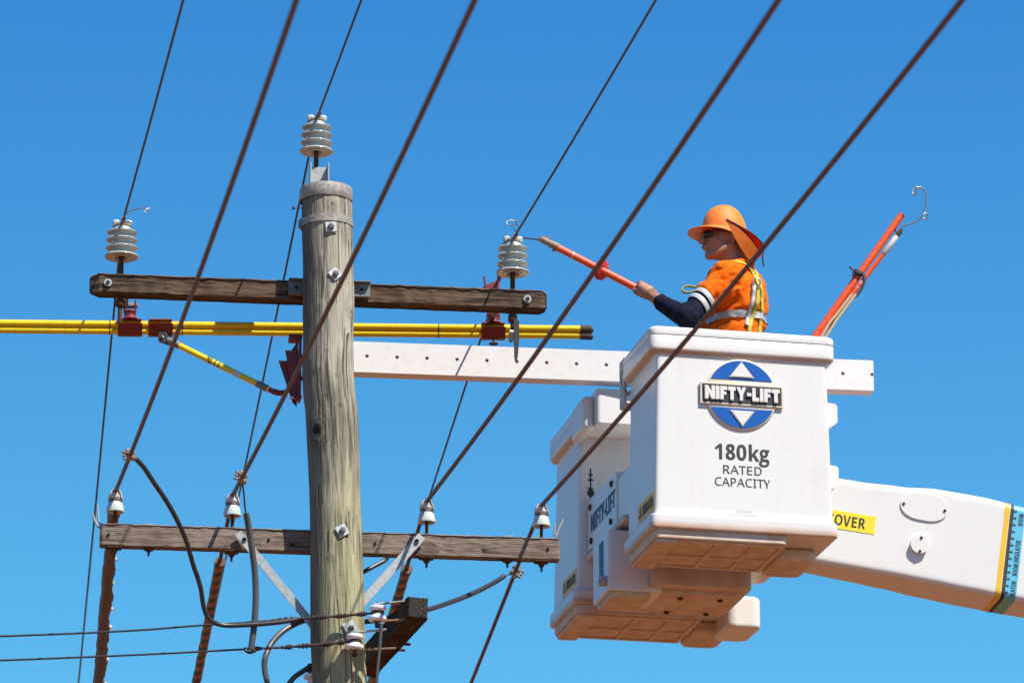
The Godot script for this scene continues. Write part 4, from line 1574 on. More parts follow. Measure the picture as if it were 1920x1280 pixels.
func buckets() -> void:
	var turn := Vector3(0, deg_to_rad(5.1), 0)
	var at := Vector3(2.1228, 8.1079, -0.1032)
	var t := make_bucket("white front lift bucket with round blue emblem holding the worker")
	t.position = at
	t.rotation = turn
	var back := copy_of(t, "lift_bucket", "white rear lift bucket below and behind the emblem bucket", at + Basis(Vector3.UP, turn.y) * Vector3(-0.04, 0.0, -1.6))
	back.rotation = turn
	back.set_meta("group", "white buckets of the lift")
	put("corner_step", soft_mesh(0.36, 0.555, -0.1, 0.085, 0.0, 0.33, 0.05, 0.02), M.gelcoat, back)
	# small dark mark on the rear bucket's front wall
	var mk := sm()
	lathe(mk, pv([0.02, 0.0, 0.02, 0.0015, 0.0005, 0.0015]), 14, Transform3D(Basis(Vector3.RIGHT, PI / 2), Vector3(0, -0.045, 0)))
	for y in [-0.09, -0.02, 0.03, 0.06]:
		cbox(mk, Vector3(0.035 - absf(y) * 0.2, 0.01, 0.0015), 0.0002, Transform3D(Basis(), Vector3(0, y, 0)))
	cbox(mk, Vector3(0.008, 0.19, 0.0012), 0.0002)
	put("printed_mark", done(mk), M.print_black, back, Vector3(-0.4, 0.67, 0.2945))
	# emblem
	var z := 0.2925
	var em := put("emblem", emblem_shape(0.193, 0.012), M.cream, t, Vector3(-0.009, 0.742, z))
	var s := sm()
	prism(s, half_disc(0.183, 0.078, 1.0), 0.0, 0.015)
	put("blue_field", done(s), M.logo_blue, em)
	s = sm()
	prism(s, half_disc(0.183, 0.078, -1.0), 0.0, 0.015)
	put("blue_field", done(s), M.logo_blue, em)
	for sy in [1.0, -1.0]:
		s = sm()
		prism(s, pv([-0.066, 0.09 * sy, 0.066, 0.09 * sy, 0.0, 0.176 * sy]), 0.0, 0.02)
		put("arrow_frame", done(s), M.cream, em)
		s = sm()
		prism(s, pv([-0.056, 0.0945 * sy, 0.056, 0.0945 * sy, 0.0, 0.168 * sy]), 0.0, 0.0225)
		put("arrow", done(s), M.gelcoat, em)
	put("name_bar", box_mesh(Vector3(0.448, 0.118, 0.012), 0.002), M.cream, em, Vector3(0, -0.002, 0.012), Vector3(0, 0, -0.0))
	put("name_field", box_mesh(Vector3(0.428, 0.098, 0.004), 0.001), M.logo_navy, em, Vector3(0, -0.002, 0.0178))
	put("name_letters", block_letters("NIFTY-LIFT", 0.074, 0.404, 0.012), M.cream, em, Vector3(0, -0.002, 0.0175))
	put("name_letters", block_letters("NIFTY-LIFT", 0.066, 0.398, 0.0125), M.gelcoat, em, Vector3(0, -0.002, 0.0178))
	put("capacity_text", lettering("180kg", 0.292, 0.118, true), M.print_black, t, Vector3(-0.008, 0.418, 0.2952))
	put("capacity_text", lettering("RATED", 0.206, 0.045, false), M.print_black, t, Vector3(-0.008, 0.335, 0.2954))
	put("capacity_text", lettering("CAPACITY", 0.297, 0.046, false), M.print_black, t, Vector3(-0.008, 0.268, 0.2955))
	put("faint_mould_mark", box_mesh(Vector3(0.085, 0.018, 0.001), 0.0003), M.print_faint, t, Vector3(0.0, 0.112, 0.2949))
	put("faint_mould_mark", box_mesh(Vector3(0.15, 0.016, 0.001), 0.0003), M.print_faint, t, Vector3(-0.005, 0.09, 0.2951))
	# bracket that carries the beam, with a shiny pin
	var br := thing("beam_bracket", "grey plate bracket with shiny pin where the white bar meets front bucket", "bracket", at + Basis(Vector3.UP, turn.y) * Vector3(-0.475, 1.0, -0.35), turn)
	s = sm()
	cbox(s, Vector3(0.014, 0.26, 0.11), 0.003, Transform3D(Basis(), Vector3(0, -0.02, -0.04)))
	cbox(s, Vector3(0.07, 0.012, 0.11), 0.003, Transform3D(Basis(), Vector3(0.03, -0.15, -0.04)))
	put("plate", done(s), M.galvanised, br)
	s = sm()
	tube(s, PackedVector3Array([Vector3(0.012, -0.1, 0.02), Vector3(0.07, -0.06, 0.02)]), [0.012, 0.022], 12)
	put("pin", done(s), M.chrome, br)
	s = sm()
	tube(s, PackedVector3Array([Vector3(0.03, -0.075, 0.02), Vector3(0.06, -0.13, 0.02)]), 0.011, 10)
	put("pin_handle", done(s), M.chrome, br)
	s = sm()
	tube(s, curve(PackedVector3Array([Vector3(0.01, -0.09, 0.02), Vector3(-0.02, -0.06, 0.03), Vector3(-0.03, 0.0, 0.03), Vector3(-0.005, 0.04, 0.02)])), 0.002, 6)
	put("lanyard", done(s), M.dark_wire, br)


func emblem_shape(r: float, th: float) -> ArrayMesh:
	var s := sm()
	lathe(s, pv([r, 0.0, r, th * 0.6, r - 0.004, th, 0.001, th]), 64, Transform3D(Basis(Vector3.RIGHT, PI / 2), Vector3.ZERO))
	return done(s)


func half_disc(r: float, from: float, sy: float) -> PackedVector2Array:
	var a0 := asin(from / r)
	var p := PackedVector2Array()
	for i in 33:
		var a := lerpf(a0, PI - a0, i / 32.0)
		p.append(Vector2(r * cos(a), r * sin(a) * sy))
	return p


func platform_frame() -> void:
	var turn := Vector3(0, deg_to_rad(5.1), 0)
	var t := thing("platform_frame", "white frame between the two buckets with dark lettering on its side", "lift frame", Vector3(2.1228, 8.1079, -0.1032), turn)
	var s := sm()
	# side housing facing left, rising to the rear
	soft(s, -0.452, -0.16, 0.255, 0.52, -0.66, -0.33, 0.03, 0.015)
	put("housing", done(s), M.gelcoat, t)
	s = sm()
	prism(s, pv([-1.29, 0.285, -0.62, 0.26, -0.62, 0.555, -1.29, 0.57]), -0.46, -0.1, Transform3D(Basis(Vector3(0, 0, 1), Vector3(0, 1, 0), Vector3(1, 0, 0)), Vector3.ZERO))
	put("side_plate", done(s), M.gelcoat, t)
	s = sm()
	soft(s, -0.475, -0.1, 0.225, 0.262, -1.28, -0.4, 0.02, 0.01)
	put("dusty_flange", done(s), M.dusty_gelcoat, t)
	put("side_letters", lettering("NIFTY-LIFT", 0.56, 0.098, true, 0.003), M.sticker_blue, t, Vector3(-0.4615, 0.42, -0.93), Vector3(0, -PI / 2, 0))
	for p in [[-1.22, 0.52], [-1.2, 0.325], [-0.72, 0.515], [-0.74, 0.31]]:
		s = sm()
		bolt_head(s, upto(Vector3(-1, 0, 0), Vector3(-0.459, p[1], p[0])), 0.018, 0.012, 10)
		put("bolt", done(s), M.rust, t)
	# post and tray underneath
	s = sm()
	soft(s, -0.535, -0.24, -0.13, 0.2, -0.86, -0.5, 0.012, 0.006)
	put("post", done(s), M.gelcoat, t)
	put("dark_sticker", box_mesh(Vector3(0.09, 0.2, 0.003), 0.0005), M.sticker_blue, t, Vector3(-0.536, 0.07, -0.66), Vector3(0, -PI / 2, 0))
	s = sm()
	tube(s, PackedVector3Array([Vector3(-0.57, -0.07, -0.56), Vector3(-0.5, -0.07, -0.56)]), 0.028, 16)
	tube(s, PackedVector3Array([Vector3(-0.575, -0.07, -0.56), Vector3(-0.565, -0.07, -0.56)]), 0.014, 12)
	put("drain_spout", done(s), M.galvanised, t)
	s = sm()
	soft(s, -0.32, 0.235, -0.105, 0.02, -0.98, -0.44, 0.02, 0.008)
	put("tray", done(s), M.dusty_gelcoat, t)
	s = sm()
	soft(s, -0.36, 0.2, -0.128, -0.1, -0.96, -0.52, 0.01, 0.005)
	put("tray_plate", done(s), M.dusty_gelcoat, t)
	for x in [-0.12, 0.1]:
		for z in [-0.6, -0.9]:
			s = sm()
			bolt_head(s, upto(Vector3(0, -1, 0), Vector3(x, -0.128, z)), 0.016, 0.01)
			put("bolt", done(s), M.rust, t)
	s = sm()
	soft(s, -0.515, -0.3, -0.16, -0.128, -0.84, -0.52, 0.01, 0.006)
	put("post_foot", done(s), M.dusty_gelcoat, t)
	# turret that carries the boom, hidden behind the front bucket
	s = sm()
	soft(s, -0.2, 0.48, 0.1, 0.62, -1.1, -0.42, 0.06, 0.02)
	put("turret", done(s), M.gelcoat, t)
	# box over the rear bucket's front
	s = sm()
	soft(s, -0.49, -0.05, 0.915, 1.115, -1.2, -0.93, 0.02, 0.006)
	put("control_box", done(s), M.gelcoat, t)
	s = sm()
	soft(s, -0.55, -0.485, 0.9, 1.09, -1.3, -1.0, 0.03, 0.02)
	put("control_box_end", done(s), M.gelcoat, t)
	s = sm()
	soft(s, -0.22, -0.1, 1.1, 1.146, -1.0, -0.86, 0.01, 0.005)
	put("bar_rest", done(s), M.galvanised, t)
	s = sm()
	tube(s, PackedVector3Array([Vector3(-0.18, 0.5, -1.1), Vector3(-0.18, 0.93, -1.1)]), 0.05, 14)
	put("box_stem", done(s), M.gelcoat, t)


func boom_ring(u: float, grow: float) -> PackedVector3Array:
	# section of the boom across its own axis at distance u
	var us := [-0.35, 0.0, 0.2, 0.42, 0.62, 0.86, 1.1, 1.6, 7.0]
	var top := [0.23, 0.247, 0.25, 0.262, 0.283, 0.283, 0.266, 0.262, 0.262]
	var bot := [0.235, 0.247, 0.247, 0.247, 0.251, 0.258, 0.264, 0.264, 0.264]
	var dep := [0.26, 0.26, 0.28, 0.31, 0.34, 0.35, 0.34, 0.34, 0.34]
	var a := 0.0
	var b := 0.0
	var d := 0.0
	for i in us.size() - 1:
		if u >= us[i]:
			var k := clampf((u - us[i]) / (us[i + 1] - us[i]), 0, 1)
			k = k * k * (3 - 2 * k)
			a = lerpf(top[i], top[i + 1], k)
			b = lerpf(bot[i], bot[i + 1], k)
			d = lerpf(dep[i], dep[i + 1], k)
	var r := 0.035
	var p := PackedVector3Array()
	for q in [[1, 1, a, 0.0], [1, -1, b, 1.5 * PI], [-1, -1, b, PI], [-1, 1, a, 0.5 * PI]]:
		pass
	for q in [[0.0, a, 0.0, 1.0], [0.0, -b, 1.0, 0.0], [-d, -b, 0.0, -1.0], [-d, a, -1.0, 0.0]]:
		pass
	# corners in order: front top, front bottom, back bottom, back top
	var corner := [[-r, a - r, PI / 2, 0.0], [-r, -b + r, 0.0, -PI / 2], [-d + r, -b + r, -PI / 2, -PI], [-d + r, a - r, -PI, -1.5 * PI]]
	for c in corner:
		for k in 6:
			var an := lerpf(c[2], c[3], k / 5.0)
			p.append(Vector3(u, c[1] + (r + grow) * sin(an), c[0] + (r + grow) * cos(an)))
	return p


func boom_band(u0: float, u1: float, grow: float) -> ArrayMesh:
	var s := sm()
	var r := []
	var us := PackedFloat32Array()
	var n := maxi(2, int((u1 - u0) / 0.03) + 1)
	for i in n + 1:
		var u := lerpf(u0, u1, float(i) / n)
		r.append(boom_ring(u, grow))
		us.append(u)
	# supports on the flats
	var rr := []
	for ring in r:
		var o := PackedVector3Array()
		for j in ring.size():
			o.append(ring[j])
			if j % 6 == 5:
				var nx: Vector3 = ring[(j + 1) % ring.size()]
				for k in [0.04, 0.35, 0.65, 0.96]:
					o.append((ring[j] as Vector3).lerp(nx, k))
		rr.append(o)
	rows(s, rr, true, us, steps(rr[0].size() + 1))
	fan(s, rr[0], true)
	fan(s, rr[-1])
	return done(s)


func boom() -> void:
	var t := thing("lift_boom", "thick white boom arm running right from behind the front bucket", "lift boom", Vector3(2.7, 8.425, -0.62), Vector3(0, 0, deg_to_rad(-8.1)))
	put("boom_shell", boom_band(-0.35, 6.5, 0.0), M.gelcoat, t)
	put("yellow_tape", boom_band(0.995, 1.022, 0.0015), M.tape_yellow, t)
	put("black_tape", boom_band(1.026, 1.045, 0.0016), M.print_black, t)
	var cy := put("blue_tape", boom_band(1.045, 1.108, 0.0014), M.tape_cyan, t)
	for w in [["BOOM INSULATOR", 0.2, -0.03], ["BOOM", 0.066, 0.185], ["ULATOR", 0.09, -0.205]]:
		put("tape_text", lettering(w[0], w[1], 0.027, true, 0.001), M.print_black, cy, Vector3(1.087, w[2], 0.0019), Vector3(0, 0, PI / 2))
	for k in 13:
		var a := sm()
		var y := 0.225 - 0.038 * k
		prism(a, pv([1.044, y + 0.004, 1.054, y + 0.004, 1.054, y + 0.009, 1.064, y, 1.054, y - 0.009, 1.054, y - 0.004, 1.044, y - 0.004]), 0.0014, 0.0025)
		put("tape_arrow", done(a), M.print_black, cy)
	var lb := put("yellow_label", box_mesh(Vector3(0.5, 0.1, 0.003), 0.0005), M.label_yellow, t, Vector3(0.054, 0.01, 0.001), Vector3(0, 0, deg_to_rad(0.6)))
	put("label_text", lettering("COVER", 0.212, 0.06, true, 0.001), M.print_black, lb, Vector3(0.09, 0.0, 0.002))
	# cover plates
	var pl := PackedVector2Array()
	for i in 40:
		var an := TAU * i / 40.0
		pl.append(Vector2(0.088 * signf(cos(an)) * pow(absf(cos(an)), 0.5) * 0.62 + 0.075 * cos(an), 0.073 * sin(an)))
	var e := thing_part_plate(t, pl, Vector3(0.555, 0.16, 0.0), 0.008)
	for sx in [-1, 1]:
		var b := sm()
		bolt_head(b, upto(Vector3(0, 0, 1), Vector3(0.113 * sx, 0.0, 0.008)), 0.008, 0.006, 8)
		put("screw", done(b), M.clamp_bronze, e)
	var c := thing_part_plate(t, disc(0.049, 32), Vector3(0.552, -0.055, 0.0), 0.028)
	for sy in [-1, 1]:
		var b := sm()
		bolt_head(b, upto(Vector3(0, 0, 1), Vector3(0.004, 0.038 * sy, 0.028)), 0.008, 0.006, 8)
		put("screw", done(b), M.clamp_bronze, c)


func thing_part_plate(t: Node3D, pl: PackedVector2Array, at: Vector3, th: float) -> MeshInstance3D:
	return put("cover_plate", prism_mesh(pl, -0.004, th), M.gelcoat, t, at)


# ---------------------------------------------------------------- sticks
func held_stick() -> void:
	var a := Vector3(1.19, 9.738, -0.115)   # head
	var b := Vector3(1.64, 9.484, -0.042)   # at the hand
	var d := (b - a).normalized()
	var t := thing("hot_stick", "orange stick held by the worker, reaching to the right insulator", "stick", a)
	put("rod", tube_mesh(PackedVector3Array([d * 0.02, d * 0.2, d * 0.8]), 0.0195, 20), M.orange_fibreglass, t)
	var s := sm()
	tube(s, PackedVector3Array([d * -0.075, d * -0.07, d * -0.045, d * -0.03, d * 0.0, d * 0.035, d * 0.038]), [0.012, 0.017, 0.019, 0.0165, 0.0215, 0.0225, 0.02], 14)
	tube(s, PackedVector3Array([d * -0.03 + Vector3(0, 0.01, 0), d * -0.035 + Vector3(0.008, 0.03, 0.0)]), 0.008, 8)
	tube(s, PackedVector3Array([d * 0.01 + Vector3(0, -0.01, 0.0), d * 0.012 + Vector3(-0.004, -0.032, 0.0)]), 0.007, 8)
	put("head_fitting", done(s), M.clamp_bronze, t)
	s = sm()
	tube(s, curve(PackedVector3Array([d * -0.06, d * -0.075 + Vector3(-0.02, -0.006, 0), Vector3(-0.16, 0.036, -0.01)])), 0.0048, 8)
	put("hook_rod", done(s), M.dark_wire, t)
	# red disc guard
	var at := d * 0.297
	s = sm()
	lathe(s, pv([0.02, -0.014, 0.05, -0.013, 0.055, -0.009, 0.055, -0.005, 0.043, -0.002, 0.043, 0.002, 0.055, 0.005, 0.055, 0.009, 0.05, 0.013, 0.02, 0.014]), 28, upto(d + Vector3(0, 0.1, 0.55), at))
	put("disc_guard", done(s), M.guard_red, t)
	s = sm()
	tube(s, PackedVector3Array([d * 0.125, d * 0.131]), 0.0202, 20)
	put("white_mark", done(s), M.print_faint, t)


func spare_sticks() -> void:
	var top := Vector3(3.123, 10.052, -0.3)
	var low := Vector3(2.3, 8.86, -0.3)
	var d := (low - top).normalized()
	# bottom ends stand on the bucket floor
	var t := thing("hot_stick", "thick orange stick standing in the front bucket at its right", "stick", top)
	put("rod", tube_mesh(PackedVector3Array([Vector3.ZERO, d * 0.5, d * 2.2]), 0.0195, 20), M.orange_fibreglass, t)
	var s := sm()
	tube(s, curve(PackedVector3Array([d * 0.06 + Vector3(0.018, 0, 0), d * 0.09 + Vector3(0.015, -0.01, 0), d * 0.1 + Vector3(0.03, -0.02, 0), d * 0.09 + Vector3(0.055, -0.012, 0)])), 0.004, 8)
	put("side_hook", done(s), M.dark_wire, t)
	var top2 := Vector3(3.063, 9.885, -0.26)
	var low2 := Vector3(2.692, 9.385, -0.29)
	var d2 := (low2 - top2).normalized()
	var u := thing("hot_stick", "thinner orange stick with coiled wire hook at its tip", "stick", top2)
	put("rod", tube_mesh(PackedVector3Array([d2 * 0.06, d2 * 0.5, d2 * 1.6]), 0.0125, 16), M.orange_fibreglass, u)
	s = sm()
	tube(s, PackedVector3Array([d2 * -0.035, d2 * -0.03, d2 * 0.085, d2 * 0.09]), [0.012, 0.016, 0.0165, 0.014], 14)
	put("connector", done(s), M.reflective_silver, u)
	s = sm()
	cbox(s, Vector3(0.022, 0.045, 0.022), 0.004, upto(d2, d2 * -0.055))
	tube(s, PackedVector3Array([d2 * -0.05, Vector3(3.112, 9.965, -0.27) - top2]), 0.005, 8)
	put("hook_joint", done(s), M.rust, u)
	s = sm()
	var hook := PackedVector3Array()
	for q in [[3.104, 9.955], [3.118, 9.972], [3.141, 9.982], [3.188, 9.999], [3.224, 10.03], [3.243, 10.08], [3.25, 10.127], [3.242, 10.169], [3.218, 10.19], [3.189, 10.188], [3.17, 10.166], [3.172, 10.146], [3.186, 10.146], [3.192, 10.166], [3.184, 10.186]]:
		hook.append(Vector3(q[0], q[1], -0.27 + 0.004 * hook.size()) - top2)
	tube(s, curve(hook, 6), 0.0045, 8)
	var coil := PackedVector3Array()
	for j in 15:
		var an := 2.3 + TAU * j / 12.0
		coil.append(Vector3(3.238 + 0.015 * cos(an), 10.024 + 0.016 * sin(an), -0.235 + 0.001 * j) - top2)
	tube(s, coil, 0.0042, 8)
	put("wire_hook", done(s), M.wire_bare, u)
	s = sm()
	for x in [0.29, 0.3, 0.33]:
		tube(s, PackedVector3Array([d2 * x, d2 * (x + 0.004)]), 0.0131, 14)
	put("white_mark", done(s), M.print_faint, u)
	# second thin stick between
	var top3 := Vector3(2.83, 9.605, -0.31)
	var v := thing("hot_stick", "dull red stick between the thick orange stick and the ropes", "stick", top3)
	var d3 := (Vector3(2.665, 9.38, -0.31) - top3).normalized()
	put("rod", tube_mesh(PackedVector3Array([d3 * 0.01, d3 * 0.3, d3 * 1.3]), 0.0115, 14), M.orange_fibreglass, v)
	s = sm()
	tube(s, PackedVector3Array([d3 * -0.035, d3 * -0.03, d3 * 0.02, d3 * 0.024]), [0.009, 0.013, 0.0135, 0.012], 12)
	put("connector", done(s), M.reflective_silver, v)
	# spring clamp round the thick stick
	var c := thing("spring_clamp", "dark spring clamp gripping the thick orange stick", "clamp", Vector3(2.872, 9.705, -0.29))
	s = sm()
	cbox(s, Vector3(0.055, 0.028, 0.05), 0.007, Transform3D(Basis(Vector3.BACK, -0.45), Vector3(0, 0, 0)))
	tube(s, PackedVector3Array([Vector3(-0.03, 0.01, 0.02), Vector3(-0.05, 0.032, 0.02)]), 0.006, 8)
	tube(s, PackedVector3Array([Vector3(-0.02, -0.01, 0.02), Vector3(-0.035, -0.025, 0.02)]), 0.006, 8)
	put("jaws", done(s), M.black_plastic, c)
	s = sm()
	tube(s, curve(PackedVector3Array([Vector3(0.02, -0.005, 0.03), Vector3(0.03, -0.05, 0.03), Vector3(0.005, -0.11, 0.02), Vector3(-0.035, -0.15, 0.01)])), 0.0075, 10)
	put("strap", done(s), M.cable_grey, c)
	s = sm()
	bolt_head(s, upto(Vector3(0, 0, 1), Vector3(0.03, -0.02, 0.02)), 0.011, 0.01, 8)
	put("bolt", done(s), M.clamp_bronze, c)
	for k in 2:
		var a := Vector3(2.855 - 0.02 * k, 9.58 + 0.0 * k, -0.27)
		single("hanging_rope", ["pale rope hanging from the spring clamp, outer of two", "pale rope hanging from the spring clamp, nearer the sticks"][k], "rope", tube_mesh(curve(PackedVector3Array([a, Vector3(2.765 - 0.022 * k, 9.455, -0.27), Vector3(2.71 - 0.026 * k, 9.37, -0.27), Vector3(2.5, 9.0, -0.27), Vector3(2.45, 8.6, -0.25)])), 0.008, 8), M.rope, "ropes hanging from the spring clamp")


# ---------------------------------------------------------------- soft bodies as a blended distance field
# a piece: ["c", a, b, ra, rb] tapered capsule; ["e", centre, radii, Basis] ellipsoid
var field: Array = []
var blend := 0.03
var folds: FastNoiseLite
var fold_size := 0.0
var fold_scale := Vector3.ONE


func dist(p: Vector3) -> float:
	var d := 1e3
	for q in field:
		var e := 0.0
		if q[0] == 0:
			var a: Vector3 = q[1]
			var ab: Vector3 = q[2] - a
			var h := clampf((p - a).dot(ab) / ab.length_squared(), 0.0, 1.0)
			e = (p - a - ab * h).length() - lerpf(q[3], q[4], h)
		else:
			var l: Vector3 = (p - q[1]) * q[3]
			var r: Vector3 = q[2]
			var k0 := (l / r).length()
			var k1 := (l / (r * r)).length()
			e = k0 * (k0 - 1.0) / maxf(k1, 1e-6)
		var m := maxf(blend - absf(d - e), 0.0)
		d = minf(d, e) - m * m / (4.0 * blend)
	if fold_size > 0.0:
		var f := folds.get_noise_3dv(p * fold_scale)
		d -= fold_size * (1.0 - 2.4 * absf(f))
	return d


func cap(a: Vector3, b: Vector3, ra: float, rb: float) -> void:
	field.append([0, a, b, ra, rb])


func ell(c: Vector3, r: Vector3, turn := Basis()) -> void:
	field.append([1, c, r, turn])


# surface nets over the box lo..hi, vertices minus origin; cut(p) may return extra distance to intersect with
func nets(s: SurfaceTool, lo: Vector3, hi: Vector3, cell: float, origin: Vector3, cut = null) -> void:
	var nx := int((hi.x - lo.x) / cell) + 2
	var ny := int((hi.y - lo.y) / cell) + 2
	var nz := int((hi.z - lo.z) / cell) + 2
	var v := PackedFloat32Array()
	v.resize(nx * ny * nz)
	v.fill(1.0)
	var bs := 6
	var live := []
	var reach := bs * cell * 0.87 + cell + fold_size * 2.0
	for bx in range(0, nx, bs):
		for by in range(0, ny, bs):
			for bz in range(0, nz, bs):
				var mid := lo + (Vector3(bx, by, bz) + Vector3.ONE * bs * 0.5) * cell
				if absf(dist(mid)) > reach * 1.35:
					if dist(mid) < 0:
						for x in range(bx, mini(bx + bs, nx)):
							for y in range(by, mini(by + bs, ny)):
								for z in range(bz, mini(bz + bs, nz)):
									var dd := -1.0
									if cut != null:
										dd = maxf(dd, cut.call(lo + Vector3(x, y, z) * cell))
									v[(x * ny + y) * nz + z] = dd
						if cut != null:
							live.append(Vector3i(bx, by, bz))
					continue
				live.append(Vector3i(bx, by, bz))
				for x in range(bx, mini(bx + bs, nx)):
					for y in range(by, mini(by + bs, ny)):
						for z in range(bz, mini(bz + bs, nz)):
							var p := lo + Vector3(x, y, z) * cell
							var d := dist(p)
							if cut != null:
								d = maxf(d, cut.call(p))
							v[(x * ny + y) * nz + z] = d
	var at := {}
	var points := PackedVector3Array()
	var corners := [Vector3i(0, 0, 0), Vector3i(1, 0, 0), Vector3i(0, 1, 0), Vector3i(1, 1, 0), Vector3i(0, 0, 1), Vector3i(1, 0, 1), Vector3i(0, 1, 1), Vector3i(1, 1, 1)]
	var edges := [[0, 1], [2, 3], [4, 5], [6, 7], [0, 2], [1, 3], [4, 6], [5, 7], [0, 4], [1, 5], [2, 6], [3, 7]]
	for b in live:
		for x in range(b.x - 1, mini(b.x + bs, nx - 1)):
			if x < 0:
				continue
			for y in range(b.y - 1, mini(b.y + bs, ny - 1)):
				if y < 0:
					continue
				for z in range(b.z - 1, mini(b.z + bs, nz - 1)):
					if z < 0:
						continue
					var base := (x * ny + y) * nz + z
					if at.has(base):
						continue
					var c := [v[base], v[base + ny * nz], v[base + nz], v[base + ny * nz + nz], v[base + 1], v[base + ny * nz + 1], v[base + nz + 1], v[base + ny * nz + nz + 1]]
					var low := false
					var high := false
					for f in c:
						if f < 0:
							low = true
						else:
							high = true
					if not (low and high):
						continue
					var sum := Vector3.ZERO
					var n := 0
					for e in edges:
						var fa: float = c[e[0]]
						var fb: float = c[e[1]]
						if (fa < 0) != (fb < 0):
							sum += Vector3(corners[e[0]]).lerp(Vector3(corners[e[1]]), fa / (fa - fb))
							n += 1
					at[base] = points.size()
					points.append(lo + (Vector3(x, y, z) + sum / n) * cell - origin)
	s.set_smooth_group(0)
	for base in at:
		var z: int = base % nz
		var y: int = (base / nz) % ny
		var x: int = base / (ny * nz)
		if x < 1 or y < 1 or z < 1:
			continue
		for axis in 3:
			var step: int = [ny * nz, nz, 1][axis]
			if [x, y, z][axis] + 1 >= [nx, ny, nz][axis]:
				continue
			var inside := v[base] < 0
			if inside == (v[base + step] < 0):
				continue
			var u: int = [nz, 1, ny * nz][axis]
			var w: int = [1, ny * nz, nz][axis]
			if not (at.has(base - u) and at.has(base - w) and at.has(base - u - w)):
				continue
			var a: Vector3 = points[at[base - u - w]]
			var q: Vector3 = points[at[base - w]]
			var c: Vector3 = points[at[base]]
			var d: Vector3 = points[at[base - u]]
			if inside:
				tri(s, a, c, q)
				tri(s, a, d, c)
			else:
				tri(s, a, q, c)
				tri(s, a, c, d)


